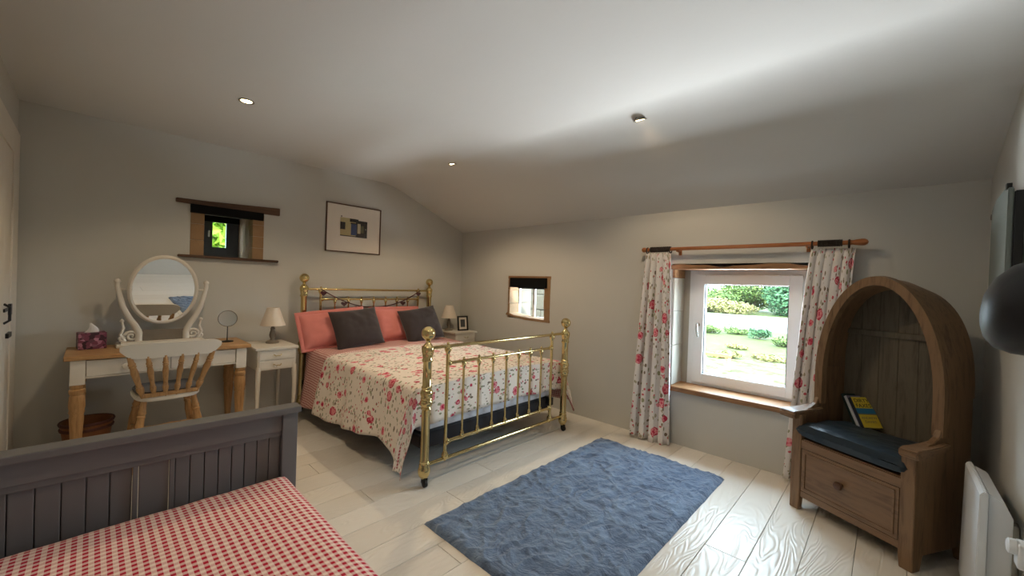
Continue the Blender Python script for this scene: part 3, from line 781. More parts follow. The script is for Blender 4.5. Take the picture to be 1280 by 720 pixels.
# oval toilet mirror on scrolled uprights
mr = thing('toilet_mirror', 'oval swing mirror in a cream frame on scrolled uprights, on the dressing table', 'mirror', (.19, -3.195, DZ+.0005))
m = MB(); m.box((-.09,-.27,0), (.10,.27,.022), .008, 3); m.box((-.07,-.245,.022), (.075,.245,.036), .005); m.build('base', M['white_paint'], mr)
for s in (-1, 1):
    pts = []
    ctrl = [(.145,.03), (.142,.10), (.165,.155), (.20,.215), (.235,.30), (.256,.39), (.268,.46), (.268,.495)]
    for i in range(len(ctrl)-1):
        for q in range(6):
            f = q/6; f = f*f*(3-2*f) if False else f
            pts.append((0, s*(ctrl[i][0]*(1-f)+ctrl[i+1][0]*f), ctrl[i][1]*(1-f)+ctrl[i+1][1]*f))
    pts.append((0, s*ctrl[-1][0], ctrl[-1][1])); n = len(pts)
    m = MB(); m.tube(pts, [.024-.010*i/n for i in range(n)], 10, 1.0)
    up = m.build('upright', M['white_paint'], mr, True)
    # scrolls at foot and inside
    for (cy, cz, r0, turns, st) in ((.185,.075,.040,1.6,0.2), (.232,.06,.022,1.2,4.0)):
        sp = []
        for i in range(28):
            a = st + turns*2*PI*i/27; r = r0*(1-.8*i/27)
            sp.append((.0, s*(cy + r*math.cos(a)), cz + r*math.sin(a)))
        MB().tube(sp, [.011-.004*i/28 for i in range(28)], 8).build('scroll', M['white_paint'], up, True)
    MB().tube([(0, s*.218, .035), (0, s*.245, .09), (0, s*.228, .14), (0, s*.238, .19)], [.012,.011,.009,.007], 8).build('scroll', M['white_paint'], up, True)
    MB().lathe([(0,.012), (.004,.014), (.016,.013), (.022,.004)], (0, s*.238, .185), (0,0,1), 10).build('scroll_bud', M['white_paint'], up, True)
    MB().lathe([(0,.018), (.01,.021), (.02,.016), (.03,.005)], (0, s*.268, .488), (0,0,1), 12).build('tip', M['white_paint'], up, True)
    MB().lathe([(0,.008), (.05,.008)], (0, s*.212, .435), (0,s,0), 10).build('pivot', M['white_paint'], up, True)
tilt = empty_part('swing_glass', mr, (.012, 0, .435), (0, math.radians(8.0), math.radians(4.2)))
A_, B_ = .193, .252
m = MB(); rows = []
for i in range(48):
    a = 2*PI*i/48; ey, ez = math.cos(a), math.sin(a)
    row = []
    for dr, dx in ((-.004,-.006), (0,.016), (.012,.02), (.022,.014), (.027,.0), (.02,-.012), (0,-.014)):
        row.append((dx, (A_+dr)*ey, (B_+dr)*ez))
    rows.append(row)
m.grid(rows, True, True); m.build('mirror_frame', M['white_paint'], tilt, True)
m = MB(); m.prism([((A_+.001)*math.cos(2*PI*i/48), (B_+.001)*math.sin(2*PI*i/48)) for i in range(48)], -.006, .006, 'yz'); m.build('mirror_glass', M['mirror'], tilt)
# back board strip under the glass
m = MB(); m.box((-.01,-.17,.034), (.006,.17,.12), .004); m.build('back_board', M['lampbase'], mr)

# small round mirror on a stem
sm_ = thing('shaving_mirror', 'small round chrome mirror on a thin stem at the dressing table end', 'mirror', (.29, -2.787, DZ+.0005), 0)
MB().lathe([(0,.045), (.006,.045), (.010,.02), (.014,.004), (.13,.0035)], seg=18).build('stand', M['blackmetal'], sm_, True)
m = MB(); rows = []
hd = empty_part('head', sm_, (0,0,.198), (0, math.radians(-4), math.radians(-14)))
for i in range(32):
    a = 2*PI*i/32
    rows.append([(dx, (.064+dr)*math.cos(a), (.064+dr)*math.sin(a)) for dr, dx in ((0,.006), (.004,.007), (.007,.0), (.004,-.007), (0,-.006))])
m.grid(rows, True, True); m.build('rim', M['steel'], hd, True)
MB().lathe([(0,.065), (.006,.065)], (-.003,0,0), (1,0,0), 32).build('glass', M['mirror'], hd)

# tissue box
tb = thing('tissue_box', 'dark floral card tissue box with a white tissue standing up', 'tissue box', (.17, -3.59, DZ+.0005), math.radians(6))
MB().box((-.06,-.072,0), (.06,.072,.118), .003).build('box', M['tissuebox'], tb)
m = MB(); rows = []
for i in range(9):
    s = i/8; r = .028*(1-s)+.004
    rows.append([( r*.5*math.cos(2*PI*k/12)+.008*s, r*math.sin(2*PI*k/12)*(1+.3*math.sin(3*k)) + .01*math.sin(4*s), .115 + .07*s) for k in range(12)])
m.grid(rows, close_v=True); m.build('tissue', M['tissue'], tb, True)
o = MB().box((.33-.04, -3.30, DZ+.0005), (.33+.03, -3.10, DZ+.016), .005).build('spectacle_case', M['redcase']); tag(o, 'flat dark red case lying in front of the oval mirror', 'case')
o = MB(); o.prism([(.36+.055*math.cos(2*PI*i/24), -3.375+.075*math.sin(2*PI*i/24)) for i in range(24)], DZ+.0005, DZ+.02, 'xy', .004); o = o.build('trinket_dish', M['white_paint'], None, True); tag(o, 'low cream dish on the dressing table beside the oval mirror base', 'dish')

# ================================================================== CHAIR
ch = thing('desk_chair', 'pine spindle-back chair with cream crest rail drawn up to the dressing table', 'chair', (.60, -3.20, 0), math.radians(2))
# local: +x is the back of the chair, towards the room
m = MB(); sp = []
for i in range(40):
    a = 2*PI*i/40; c, s_ = math.cos(a), math.sin(a); e = .55
    sp.append((-.05 + .20*math.copysign(abs(c)**e, c)*(1 if c > 0 else 1), (.185 + .015*(-c))*math.copysign(abs(s_)**e, s_)))
m.prism(sp, .47, .505, 'xy', .008); m.build('seat', M['white_paint'], ch, True)
m = MB(); m.prism([(-.06+(x+.05)*.92, y*.95) for x, y in sp], .505, .53, 'xy', .008); m.build('seat_pad', M['darkcushion'], ch, True)
cx = lambda z: .125 + (z-.505)*.22
def turned(name, p0, p1, r, parent):
    p0, p1 = Vector(p0), Vector(p1); L = (p1-p0).length
    pr = [(0,.62), (.10,.75), (.18,1.1), (.24,1.15), (.27,.8), (.29,1.05), (.31,.8), (.50,1.0), (.62,1.15), (.74,.9), (.77,1.12), (.79,.85), (.82,1.15), (.86,.9), (1,.7)]
    m = MB(); m.lathe([(t_*L, r*k) for t_, k in pr], p0, p1-p0, 12); return m.build(name, M['pine'], parent, True)
for i in range(6):
    u = -1 + 2*i/5
    y0, y1 = .145*u, .225*u
    bow = .018*(1-u*u)
    turned('spindle', (.115+bow, y0, .50), (cx(.80)+bow+.01, y1, .80), .0155 if 0 < i < 5 else .019, ch)
m = MB(); rows = []
NY = 24
crest = []
for i in range(NY+1):
    u = -1 + 2*i/NY
    bow = .022*(1-u*u); e = max(0, (abs(u)-.78)/.22)
    zt = .888 - .022*e*e; zb = .785 + .055*e**1.3
    y = u*.272 - (.0 if abs(u) < .99 else 0)
    xm = cx(.83)+bow
    rows.append([(xm-.010+(zb-.83)*.2, y, zb), (xm-.012+(zt-.83)*.2, y, zt), (xm+.012+(zt-.83)*.2, y, zt), (xm+.014+(zb-.83)*.2, y, zb)])
g = m.grid(rows, close_v=True); m.bm.faces.new(g[0]); m.bm.faces.new(list(reversed(g[-1])))
m.build('crest_rail', M['white_paint'], ch, True)
legs = {}
for sx in (-1, 1):
    for sy in (-1, 1):
        p0 = Vector((-.05+.20*sx, .20*sy, 0)); p1 = Vector((-.05+.135*sx, .135*sy, .475)); legs[(sx,sy)] = (p0, p1)
        turned('leg', p0, p1, .022, ch)
for sy in (-1, 1):
    a = legs[(-1,sy)]; b = legs[(1,sy)]
    turned('stretcher', a[0].lerp(a[1], .5), b[0].lerp(b[1], .5), .014, ch)
turned('stretcher', (-.05, -.164, .238), (-.05, .164, .238), .014, ch)
MB().box((.128,-.15,.502), (.148,.15,.53), .006).build('back_rail', M['pine'], ch)

# waste basket
wb = thing('waste_basket', 'dark woven waste basket on the floor under the dressing table', 'basket', (.27, -3.60, 0))
m = MB(); rows = []
for t0, rr in ((0,.095), (.02,.10), (.29,.135), (.292,.128), (.03,.094), (.03,.001)):
    rows.append([(rr*math.cos(2*PI*k/24)*1.0, rr*math.sin(2*PI*k/24), t0) for k in range(24)])
m.grid(rows, close_v=True); m.bm.faces.new([m.bm.verts[i] for i in range(24)] if m.bm.verts.ensure_lookup_table() is None else []); m.build('body', M['wicker2'], wb, True)
for z, r in ((.285,.137), (.245,.1325), (.03,.104)):
    m = MB(); rows = []
    for i in range(24):
        a = 2*PI*i/24
        rows.append([((r+.007*math.cos(2*PI*k/6))*math.cos(a), (r+.007*math.cos(2*PI*k/6))*math.sin(a), z+.011*math.sin(2*PI*k/6)) for k in range(6)])
    m.grid(rows, True, True); m.build('band', M['wicker'], wb, True)

# ================================================================== PICTURE
pc = thing('framed_picture', 'framed print with wide pale mount on the headboard wall', 'picture', (0.001, -1.571, 1.925))
w_, h_ = .315, .266
for lo, hi in (((0,-w_,-h_),(.018,-w_+.011,h_)), ((0,w_-.011,-h_),(.018,w_,h_)), ((0,-w_+.0105,-h_),(.018,w_-.0105,-h_+.011)), ((0,-w_+.0105,h_-.011),(.018,w_-.0105,h_))):
    MB().box(lo, hi, .002).build('frame_bar', M['blackmetal'] if False else M['oak_y'], pc)
MB().box((.001,-w_+.01,-h_+.01), (.008,w_-.01,h_-.01)).build('mount', M['mount'], pc)
pr_ = empty_part('print', pc, (.0085, -.005, .018))
P_ = [('cream', S(196,180,130), (-.155,-.095,.02,.10)), ('black', S(20,20,22), (.02,-.105,.155,.085)), ('black', S(20,20,22), (-.05,.062,.05,.098)), ('window', S(24,26,30), (-.155,-.03,-.10,.05)),
      ('blue', S(58,84,132), (-.035,-.085,.03,.04)), ('black', S(20,20,22), (-.04,.04,.035,.052)), ('line', S(40,36,32), (-.155,-.104,.05,-.094)), ('light', S(206,196,160), (.04,-.06,.075,.05)), ('olive', S(96,98,70), (.075,-.05,.115,.03)), ('dot', S(60,50,40), (-.15,.105,-.138,.118)), ('grey', S(150,160,140), (.13,-.01,.145,.0))]
for i, (nm, c, (a, b, c2, d2)) in enumerate(P_):
    MB().box((.0004*i*.2, a, b), (.0006+.0002*i, c2, d2)).build('print_patch', plain('print_'+nm+str(i), c, .6, var=.1, scale=40), pr_)
MB().box((.0125,-w_+.011,-h_+.011), (.0135,w_-.011,h_-.011)).build('picture_glass', M['pglass'], pc)

# ================================================================== GREY BED
GX, GA = 2.43, math.radians(4.4)
gb = thing('grey_bed', 'grey painted single bed frame with tongue-and-groove footboard', 'bed', (GX, -2.935, 0), 0)
# local: footboard runs along -y from the corner post
gb.rotation_euler = (0, 0, math.radians(-2))
GW = 1.01; GT = .775
m = MB(); m.box((-.035,-GW-.015,GT-.028), (.045,.012,GT), .006); m.build('cap_rail', M['greypaint'], gb)
for y0, y1 in ((-.062,0), (-GW,-GW+.062)):
    MB().box((-.03,y0,0), (.035,y1,GT-.028), .005).build('post', M['greypaint'], gb)
m = MB(); m.box((-.02,-GW+.06,GT-.105), (.022,-.06,GT-.028), .003); m.box((.0,-GW+.06,GT-.128), (.016,-.06,GT-.10), .004); m.build('top_rail', M['greypaint'], gb)
m = MB(); m.box((-.02,-GW+.06,.22), (.022,-.06,.31), .003); m.build('bottom_rail', M['greypaint'], gb)
st = -.43
m = MB(); m.box((-.012,st-.115,.31), (.014,st-.10,GT-.125), .003); m.build('stile_bead', M['greypaint'], gb); MB().box((-.012,st-.012,.31), (.014,st+.003,GT-.125), .003).build('stile_bead', M['greypaint'], gb)
MB().box((-.012,st-.098,.31), (.008,st-.014,GT-.11), .003).build('panel_board', M['greypaint'], gb)
def boards(a, b, n):
    w = (b-a)/n
    MB().box((-.016, a, .31), (-.008, b, GT-.115)).build('backing', M['greypaint'], gb)
    for i in range(n): MB().box((-.010, a+i*w+.0012, .31), (.006, a+(i+1)*w-.0012, GT-.115), .0035, 2).build('panel_board', M['greypaint'], gb)
boards(st+.004, -.062, 8); boards(-GW+.062, st-.116, 7)
m = MB(); m.box((.03,-.045,.20), (2.02,-.02,.34), .004); m.build('side_rail', M['greypaint'], gb)
m = MB(); m.box((.03,-GW+.02,.20), (2.02,-GW+.045,.34), .004); m.build('side_rail', M['greypaint'], gb)
for y0, y1 in ((-.062,0), (-GW,-GW+.062)):
    MB().box((2.02,y0,0), (2.08,y1,.42), .005).build('post', M['greypaint'], gb)
MB().box((2.03,-GW+.06,.2), (2.07,-.06,.40), .005).build('head_rail', M['greypaint'], gb)
MB().box((.04,-GW+.05,.26), (2.02,-.05,.29)).build('slat_base', M['pine_x'], gb)
# mattress with gingham sheet
m = MB(); NXg, NYg = 60, 40; rows = []; uvs = []
L_, W_ = 1.94, .93; zt_ = .495
def gpt(i, j):
    x = L_*i/NXg; y = -W_*j/NYg
    e = min(x, L_-x, -y, W_+y); r = .07
    drop = 0 if e > r else r - math.sqrt(max(0, r*r-(r-e)**2))
    z = zt_ - drop*.55 + .010*noise.noise(Vector((x*2.5, y*2.5, 1))) + .03*(1-((2*x/L_-1)**4))*(1-((2*y/W_+1)**4))*.6 + .004*noise.noise(Vector((x*9, y*9, 5)))
    return (x, y, z)
per = []
for i in range(NXg+1):
    rows.append([gpt(i, j) for j in range(NYg+1)]); uvs.append([(L_*i/NXg, W_*j/NYg) for j in range(NYg+1)])
g = m.grid(rows); uvl = m.bm.loops.layers.uv.new('UVMap')
idx = {v: uvs[i][j] for i, r in enumerate(g) for j, v in enumerate(r)}
def skirt(line, dirn):
    lo = []
    for v in line:
        n_ = m.bm.verts.new((v.co.x, v.co.y, .292)); u = idx[v]; idx[n_] = (u[0]+dirn[0]*.2, u[1]+dirn[1]*.2); lo.append(n_)
    for a in range(len(line)-1): m.bm.faces.new((line[a], line[a+1], lo[a+1], lo[a]))
skirt(g[0], (-1,0)); skirt(list(reversed(g[-1])), (1,0)); skirt([r[0] for r in reversed(g)], (0,-1)); skirt([r[-1] for r in g], (0,1))
for f in m.bm.faces:
    for l in f.loops: l[uvl].uv = idx[l.vert]
mt = m.build('mattress', M['gingham'], None, True); mt.location = (GX+.042, -2.975, 0)
tag(mt, 'single mattress covered by a red gingham sheet on the grey bed', 'mattress')

# ================================================================== RUG
m = MB(); NXr, NYr = 110, 190; rows = []
RX0, RX1, RY0, RY1 = 2.552, 3.578, -2.288, -.408
for i in range(NXr+1):
    row = []
    for j in range(NYr+1):
        u, v_ = i/NXr, j/NYr
        x = RX0 + (RX1-RX0)*u; y = RY0 + (RY1-RY0)*v_
        e = min(u*(RX1-RX0), (1-u)*(RX1-RX0), v_*(RY1-RY0), (1-v_)*(RY1-RY0))
        q = Vector((x*5, y*5, 0)); wq = noise.noise_vector(q*.8)*1.1
        rid = 1 - abs(noise.noise(Vector((x*11, y*8, 2)) + wq*1.4))*2.0
        hgt = .021 + .011*max(0, rid)**2 + .005*noise.noise(q*1.3) + .004*noise.noise(q*5)
        if e < .03: hgt *= max(.12, 1-(1-e/.03)**2)
        edge = .006*noise.noise(Vector((x*9, y*9, 4)))
        row.append((x + (edge if u in (0,1) else 0), y + (edge if v_ in (0,1) else 0), .0015 if e == 0 else hgt))
    rows.append(row)
m.grid(rows); lov = [[(RX0,RY0,.001), (RX0,RY1,.001)], [(RX1,RY0,.001), (RX1,RY1,.001)]]; m.grid(lov)
rug = m.build('rug', M['rug'], None, True); tag(rug, 'blue-grey faux-fur rug on the white floor between brass bed and settle', 'rug')

# ================================================================== SETTLE
se = thing('settle', 'hooded pine settle with arched back, arms and a drawer, in the corner', 'settle', (3.979, -.461, 0), math.radians(-29.7))
SW = .635; SD = .43; ZS = .85; HA = .475; V0 = .205
def side(u0, u1, name):
    poly = [(0,0), (.055,0), (.075,.075), (SD-.075,.075), (SD-.055,0), (SD,0), (SD,ZS+.05), (V0,ZS+.05), (V0-.012,.715), (V0-.04,.66), (V0-.09,.632), (.02,.612), (0,.60)]
    m = MB(); m.prism(poly, u0, u1, 'yz', .003); return m.build(name, M['settle'], se)
side(0, .028, 'side_board'); side(SW-.028, SW, 'side_board')
def arch(half, zt_, n=40, zs=ZS, ex=2.0):
    k = 2/ex; out = []
    for i in range(n+1):
        c, s_ = math.cos(PI*i/n), max(0, math.sin(PI*i/n)); out.append((SW/2 - half*math.copysign(abs(c)**k, c), zs + (zt_-zs)*s_**k))
    return out
# hood shell from the front arch back to the back boards
m = MB(); rows = []
for v_, ho, zt_, ex in ((V0, .322, 1.478, 2.0), (SD*.72, .325, 1.47, 2.25), (SD, .322, 1.43, 2.5), (SD, .294, 1.402, 2.5), (SD*.72, .297, 1.44, 2.25), (V0, .296, 1.452, 2.0)):
    rows.append([(u, v_, z) for u, z in arch(ho, zt_, ex=ex)])
m.grid(rows, close_u=True); m.build('hood', M['settle'], se, True)
# thick front arch that runs down into the arms
m = MB(); rows = []
def archpath(half, zt_, bottom):
    a = arch(half, zt_); return [(a[0][0], bottom), (a[0][0], .70)] + a + [(a[-1][0], .70), (a[-1][0], bottom)]
for v_, ho, zt_ in ((V0-.022, .322, 1.484), (V0+.016, .327, 1.488), (V0+.016, .272, 1.428), (V0-.022, .276, 1.433)):
    rows.append([(u, v_, z) for u, z in archpath(ho, zt_, .66)])
m.grid(rows, close_u=True); m.build('arch_frame', M['settle'], se, True)
# back boards, lower and upper, and the rail between
nb = 6; bw = (SW-.056)/nb
for i in range(nb):
    u0 = .028+i*bw
    def zin(u): 
        q = abs(u-SW/2)/.292; return ZS + (1.40-ZS)*max(0, 1-q**2.5)**.4
    ua, ub = u0+.001, u0+bw-.001
    pts = [(ua, 1.13), (ub, 1.13)] + [(ub+(ua-ub)*k/6, max(1.1305, zin(ub+(ua-ub)*k/6)+.012)) for k in range(7)]
    m = MB(); m.prism(pts, SD-.030, SD-.012, 'xz', 0); m.build('back_board', M['settle_in'], se)
    pts = [(ua, .40), (ub, .40)] + [(ub+(ua-ub)*k/6, min(1.135, zin(ub+(ua-ub)*k/6)+.012)) for k in range(7)]
    m = MB(); m.prism(pts, SD-.024, SD-.008, 'xz', 0); m.build('back_board', M['settle_in'], se)
MB().box((SW/2-.277, SD-.040, 1.12), (SW/2+.277, SD-.014, 1.155), .004).build('back_rail', M['settle_in'], se)
# seat, front rails, drawer
MB().box((.02, .01, .425), (SW-.02, SD-.01, .452), .004).build('seat_board', M['settle_x'], se)
m = MB(); m.box((.04,.0,.395), (SW-.04,.028,.445), .004); m.build('front_rail', M['settle_x'], se)
m = MB(); m.box((.04,.004,.085), (SW-.04,.026,.125), .004); m.build('front_rail', M['settle_x'], se)
for u0 in (0.0, SW-.062):
    m = MB(); m.prism([(u0+.0,0), (u0+.055,0), (u0+.062,.07), (u0+.062,.60), (u0,.60)] if u0 == 0 else [(u0+.007,0), (u0+.062,0), (u0+.062,.60), (u0,.60), (u0,.07)], -.004, .03, 'xz', .003); m.build('front_post', M['settle'], se)
dr = MB().box((.066,.000,.128), (SW-.066,.018,.392), .003).build('drawer', M['settle_x'], se)
m = MB(); a, b, c, d2 = .082, SW-.082, .145, .376
for lo, hi in (((a,-.006,c),(b,.003,c+.01)), ((a,-.006,d2-.01),(b,.003,d2)), ((a,-.006,c),(a+.01,.003,d2)), ((b-.01,-.006,c),(b,.003,d2))): m.box(lo, hi, .003)
m.build('moulding', M['settle_x'], dr)
m = MB(); m.lathe([(0,.011), (.012,.010), (.018,.020), (.028,.024), (.036,.020), (.04,.006)], (SW/2-.02,0,.272), (0,-1,0), 16); m.build('knob', M['settle_knob'], dr, True)
MB().box((.05,.03,.08), (SW-.05,SD-.03,.09)).build('bottom_board', M['settle_in'], se)
for s, u0, u1 in ((0,-.055,.045), (1,SW-.05,SW+.03)):
    poly = [(-.055,.585), (-.045,.572), (.0,.575), (V0+.0,.60), (V0+.0,.635), (.10,.625), (.02,.622), (-.035,.622), (-.052,.612)]
    m = MB(); m.prism(poly, u0, u1, 'yz', .006); m.build('armrest', M['settle_x'], se, True)
# seat cushion
m = MB(); NU = 34; rows_t = []
def cpt(u, v, s):
    e = (max(0,1-abs(u)**5)*max(0,1-abs(v)**4))**.22
    z = .506 + s*.053*e + (.010*noise.noise(Vector((u*2,v*2,1))) + .004*noise.noise(Vector((u*7,v*6,4))) if s > 0 else 0)
    return (SW/2 + u*(SW/2-.032), .185 + v*.182 - (.018 if v < 0 else 0)*abs(v)**2, z)
for s in (1, -1): m.grid([[cpt(-1+2*i/NU, -1+2*j/NU, s) for j in range(NU+1)] for i in range(NU+1)])
bmesh.ops.remove_doubles(m.bm, verts=list(m.bm.verts), dist=.0006)
cu = m.build('seat_cushion', M['seatcushion'], None, True)
cu.location = se.location; cu.rotation_euler = se.rotation_euler; tag(cu, 'dark slate-blue padded cushion on the seat of the settle', 'cushion')

# books leaning in the settle
def text_mesh(name, s, size, mat, parent, loc, rot, align='CENTER'):
    c = bpy.data.curves.new('t', 'FONT'); c.body = s; c.size = size; c.align_x = align; c.extrude = .0004; c.offset = .0
    o = bpy.data.objects.new('t', c); COL.objects.link(o)
    me = bpy.data.meshes.new_from_object(o.evaluated_get(bpy.context.evaluated_depsgraph_get()))
    bpy.data.objects.remove(o); bpy.data.curves.remove(c)
    me.materials.clear(); me.materials.append(mat)
    q = bpy.data.objects.new(name, me); COL.objects.link(q); q.parent = parent; q.location = loc; q.rotation_euler = rot
    return q
M['yellow'] = plain('yellow_cover', S(206,184,58), .5, var=.03); M['bookblue'] = plain('blue_band', S(40,110,150), .5); M['ink'] = plain('black_ink', S(22,22,20), .6)
M['navy'] = plain('navy_cover', S(26,36,48), .5); M['greycover'] = plain('pale_grey_cover', S(190,196,202), .5); M['mauve'] = plain('mauve_cover', S(120,116,140), .5); M['darkgreen'] = plain('dark_green_cover', S(20,44,44), .5); M['olivebeige'] = plain('beige_band', S(120,110,80), .5)
def book(label, u, v, z, w, h, t_, cover, lean, rz, spine=None):
    c, s_ = math.cos(math.radians(-29.7)), math.sin(math.radians(-29.7))
    b = thing('book', label, 'book', (3.979 + u*c - v*s_, -.461 + u*s_ + v*c, z), math.radians(-29.7)+rz, 'books on the settle')
    e = empty_part('volume', b, (0,0,0), (-lean, 0, 0))
    # local: x width, y thickness, z up; front faces -y
    MB().box((.0,.0022,.003), (w-.003,t_-.0022,h-.003)).build('pages', M['paper'], e)
    MB().box((0,0,0), (w,.002,h), .0005, 1).build('front_cover', cover, e)
    MB().box((0,t_-.002,0), (w,t_,h), .0005, 1).build('back_cover', cover, e)
    MB().box((-.002,0,0), (.0005,t_,h), .0005, 1).build('spine', spine or cover, e)
    return b, e
# the outer book stands in front; the others lean behind it
RB = math.radians(72); LB = math.radians(35); nu, nv = math.sin(RB), -math.cos(RB)     # direction the covers face
def stack(k): return .232 - nu*k, .282 - nv*k
u_, v_ = stack(.062); b, e = book('dark green book at the back of the little stack on the settle', u_, v_, .560, .112, .20, .018, M['darkgreen'], math.radians(33), RB)
u_, v_ = stack(.034); b, e = book('book with pale spine and mauve cover leaning behind the yellow one', u_, v_, .560, .112, .196, .020, M['mauve'], math.radians(34), RB, M['greycover'])
u_, v_ = stack(0.0); b, e = book('yellow paperback reading DIRTY FAXES at the front of the little stack on the settle', u_, v_, .564, .112, .192, .022, M['yellow'], LB, RB, M['navy'])
MB().box((-.0004,-.0008,.086), (.1124,.0,.120)).build('blue_band', M['bookblue'], e)
MB().box((-.0004,-.0008,.080), (.1124,.0,.087)).build('beige_band', M['olivebeige'], e)
R90 = (PI/2, 0, 0)
text_mesh('title', 'DIRTY', .033, M['ink'], e, (.056, -.001, .158), R90); text_mesh('title', 'FAXES', .033, M['ink'], e, (.056, -.001, .126), R90)
text_mesh('author', 'ANDREW', .022, M['olivebeige'], e, (.056, -.001, .052), R90); text_mesh('author', 'DAVIES', .022, M['olivebeige'], e, (.056, -.001, .028), R90)

# ================================================================== RIGHT WALL THINGS
ht = thing('panel_heater', 'white electric panel heater on the wall beside the settle', 'heater', (0,0,0))
m = MB(); m.prism([(4.690,.05), (4.705,.035), (4.722,.035), (4.722,.585), (4.712,.59), (4.698,.578)], -1.10, -.67, 'xz', .003); m.build('front_panel', M['heater'], ht)
m = MB(); m.prism([(4.722,.05), (4.79,.09), (4.79,.50), (4.765,.56), (4.722,.58)], -1.075, -.69, 'xz', .004); m.build('casing', M['heater'], ht)
for y in (-1.0, -.80): MB().box((4.785,y,.2), (XR,y+.05,.45), .003).build('wall_bracket', M['steel'], ht)
m = MB(); m.tube([(4.77,-1.02,.10), (4.775,-1.1,.05), (4.78,-1.2,.06), (4.785,-1.3,.16), (4.785,-1.335,.27)], .005, 8); m.build('cable', M['blackmetal'], ht, True)
pl = thing('plug_timer', 'white plug-in timer on the wall socket near the panel heater', 'plug', (XR, -1.27, .46))
m = MB(); m.box((-.012,-.045,-.045), (0,.045,.045), .004); m.build('socket_plate', M['heater'], pl)
m = MB(); m.box((-.052,-.032,-.055), (-.012,.032,.035), .012, 3); m.build('timer_body', M['heater'], pl, True)
m = MB(); m.lathe([(0,.028), (.018,.026), (.022,.02)], (-.052,0,.012), (-1,0,0), 18); m.build('dial', M['heater'], pl, True)

gbd = thing('hanging_panel', 'narrow grey panel with black edge shade hung on a peg of the right wall', 'wall panel', (0,0,0))
m = MB(); m.prism([(-.60,1.80), (-.58,1.22), (-.95,1.20), (-.965,1.835), (-.93,1.852), (-.70,1.835)], 4.755, 4.772, 'yz', .003); m.build('board', M['greyboard'], gbd)
m = MB(); m.prism([(-.62,1.78), (-.60,1.24), (-.96,1.20), (-.975,1.825)], 4.772, 4.80, 'yz', .003); m.build('backing', M['blackmetal'], gbd)  # black slab put in for the shade behind the panel's edge
m = MB(); m.lathe([(0,.01), (.05,.01), (.055,.016), (.065,.014)], (XR,-.585,1.77), (-1,0,0), 10); m.build('peg', M['oak_y'], gbd, True)
m = MB(); m.box((4.752,-.95,1.835), (4.768,-.92,1.862), .003); m.build('clip', M['blackmetal'], gbd)
hat = thing('hat', 'dark rounded glossy hat hanging on the right wall beside the grey panel', 'hat', (XR-.004, -1.62, 1.35))
m = MB(); rows = []
for dx, rr, dz in ((-.002,.19,0), (-.012,.20,0), (-.022,.192,0), (-.034,.15,0), (-.08,.148,-.004), (-.13,.135,-.012), (-.165,.108,-.024), (-.185,.07,-.034), (-.192,.035,-.04), (-.193,.001,-.042)):
    rows.append([(dx, rr*1.08*math.cos(2*PI*k/36), rr*1.02*math.sin(2*PI*k/36)+dz) for k in range(36)])
m.grid(rows, close_v=True); m.build('crown', M['hat'], hat, True)
m = MB(); rows = []
for dx, rr in ((-.034,.152), (-.034,.1555), (-.058,.155), (-.058,.1505)): rows.append([(dx, rr*1.08*math.cos(2*PI*k/36), rr*1.02*math.sin(2*PI*k/36)) for k in range(36)])
m.grid(rows, True, True); m.build('hat_band', M['blackmetal'], hat, True)

# ================================================================== OUTSIDE
GZ = -.45
m = MB(); m.box((-90,-40,GZ-.3), (60,70,GZ)); gr = m.build('ground', M['ground']); struct(gr)
m = MB(); m.box((-90,18.5,GZ), (60,32.5,GZ+.03)); o = m.build('gravel_road', M['road']); tag(o, 'pale gravel road crossing beyond the garden', 'road')
def bush(name, label, cat, loc, rx, rz, hgt, n, leaf, mat, seed, group=None, trunk=True, lowcut=0.0):
    r = random.Random(seed); t_ = thing(name, label, cat, loc, r.random()*6, group)
    verts, faces = [], []
    lobes = [(r.uniform(-.55,.55)*rx, r.uniform(-.55,.55)*rx, r.uniform(.25,.72)*hgt, r.uniform(.35,.6)) for _ in range(9)]
    for i in range(n):
        cx_, cy_, cz_, k = lobes[i % len(lobes)]
        d = Vector((r.gauss(0,1), r.gauss(0,1), r.gauss(0,1))).normalized(); q = r.uniform(.7, 1.05)
        p = Vector((cx_ + d.x*rx*k*q, cy_ + d.y*rx*k*q, max(.02+lowcut, cz_ + d.z*hgt*k*.8*q)))
        u = Vector((r.gauss(0,1), r.gauss(0,1), r.gauss(0,.6))).normalized(); w = u.cross(d); w = w.normalized() if w.length > .01 else u.orthogonal().normalized()
        l_ = leaf*r.uniform(.6, 1.4); b0 = len(verts)
        verts += [p - u*l_, p + w*l_*.5 + d*l_*.2, p + u*l_, p - w*l_*.5 + d*l_*.2]
        faces.append((b0, b0+1, b0+2, b0+3))
    me = bpy.data.meshes.new('foliage'); me.from_pydata([tuple(v) for v in verts], [], faces); me.materials.append(mat)
    o = bpy.data.objects.new('foliage', me); COL.objects.link(o); o.parent = t_; o['kind'] = 'stuff'
    m = MB()
    for cx_, cy_, cz_, k in lobes:
        m.tube([(0,0,0), (cx_*.3, cy_*.3, cz_*.5), (cx_, cy_, cz_)], [.03*hgt*.5+.01, .02*hgt*.5+.008, .008], 6)
    m.build('stems', M['bark'], t_)
    return t_

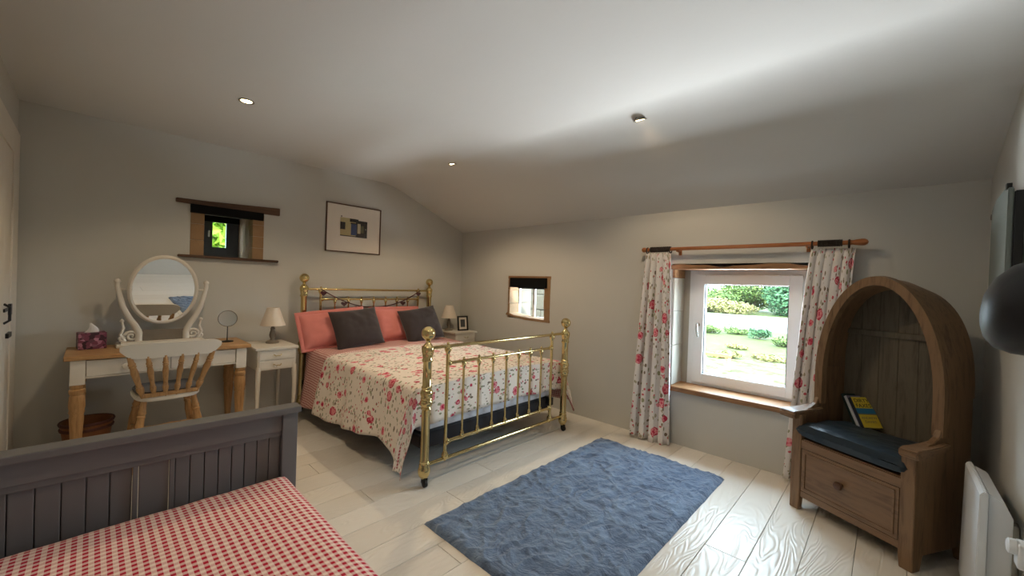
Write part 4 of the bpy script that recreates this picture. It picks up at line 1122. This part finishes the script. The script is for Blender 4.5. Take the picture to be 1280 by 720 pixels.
hedge = 'hedge row beyond the road'
spots = [(-13, 43, 3.6, 3.2, 'leaf_a', 'bushy green shrub at the far end of the hedge row beyond the road'),
         (-8.6, 41, 3.2, 2.6, 'leaf_a', 'rounded green shrub beyond the road next to the low dry bushes'),
         (-5.6, 41.5, 2.6, 2.8, 'leaf_a', 'light green shrub beyond the road next to the dark conifer'),
         (-1.6, 37.5, 3.4, 4.2, 'leaf_b', 'large dark green conifer beyond the road'),
         (3.2, 37, 3.6, 4.4, 'leaf_b', 'second dark green conifer beyond the road, past the large one')]
for i, (x, y, rx, hg, lm, lb) in enumerate(spots):
    bush('hedge_shrub', lb, 'shrub', (x, y, GZ), rx, 0, hg, 5200, .16, M[lm], 20+i, hedge)
for i, (x, y, rx, hg) in enumerate(((-11, 36.5, 2.6, 1.3), (-8.0, 35.5, 2.4, 1.2), (-5.4, 35.2, 2.0, 1.1))):
    bush('dry_bush', ['low straw-coloured bush far along the road edge', 'low straw-coloured bush in the middle of the road edge', 'low straw-coloured bush beside the large conifer'][i], 'bush', (x, y, GZ), rx, 0, hg, 2200, .13, M['leaf_c'], 40+i, 'dry bushes along the road')
for i, (x, y, rx, hg, lm) in enumerate(((.72, 14.7, .42, .42, 'leaf_b'), (-.35, 15.9, .7, .35, 'leaf_a'), (-1.3, 15.2, .4, .4, 'leaf_a'), (1.9, 13.0, .5, .3, 'leaf_a'), (.9, 10.9, .35, .12, 'leaf_c'), (2.1, 9.2, .45, .12, 'leaf_c'), (1.1, 8.6, .4, .14, 'leaf_c'))):
    bush('garden_plant', ['bluish green tuft in the garden', 'wide green plant near the road', 'small plant near the road end of the garden', 'low plant on the settle side of the garden', 'small tuft between the weeds and the road', 'spreading weeds on the stony ground', 'small straw-coloured tuft on stony ground'][i], 'plant', (x, y, GZ), rx, 0, hg, 700, .05, M[lm], 60+i, 'garden plants')
bush('lime_tree', 'bright lime green tree outside the deep little window', 'tree', (-3.8, -2.0, GZ), 2.0, 0, 4.2, 9000, .14, M['leaf_d'], 90)
# little wooden rail in the garden and a stone wall seen through the stone window
wr = thing('garden_rail', 'low wooden rail standing in the stony part of the garden', 'rail', (1.55, 6.6, GZ))
for x in (-.35, .18): MB().box((x,-.03,0), (x+.05,.03,.36), .006).build('post', M['pine'], wr)
MB().box((-.42,-.05,.30), (.26,-.02,.37), .006).build('crossbar', M['pine_x'], wr)
gw = thing('garden_wall', 'pale rubble stone wall seen through the small stone window', 'wall', (-3.6, 1.35, GZ))
MB().box((.02, .05, 0), (4.58, .33, 2.66)).build('mortar_core', M['stone_pale'], gw)
r = random.Random(5); stones = []
for k in range(6):                      # six stone shapes shared by all the courses
    w_, h_ = .34 + .05*k, .24
    m = MB(); m.box((0, 0, 0), (w_-.012, .09, h_-.012), .018, 2)
    for v in m.bm.verts: v.co += Vector((.010*noise.noise(v.co*9+Vector((k,0,0))), .016*noise.noise(v.co*7+Vector((0,k,0))), .010*noise.noise(v.co*9+Vector((0,0,k)))))
    stones.append((w_, m))
meshes = [(w_, m.build('stone', M['stone_pale'], gw)) for w_, m in stones]
fresh = [o for _, o in meshes]; used = set()
for row in range(11):
    x = -.02 - r.random()*.1
    while x < 4.3:
        w_, o = r.choice(meshes)
        if o.name not in used: used.add(o.name); o.location = (x, -.03, row*.24)
        else: mesh_share('stone', o, gw, (x, -.03, row*.24))
        x += w_
for o in fresh:
    if o.name not in used: bpy.data.objects.remove(o)
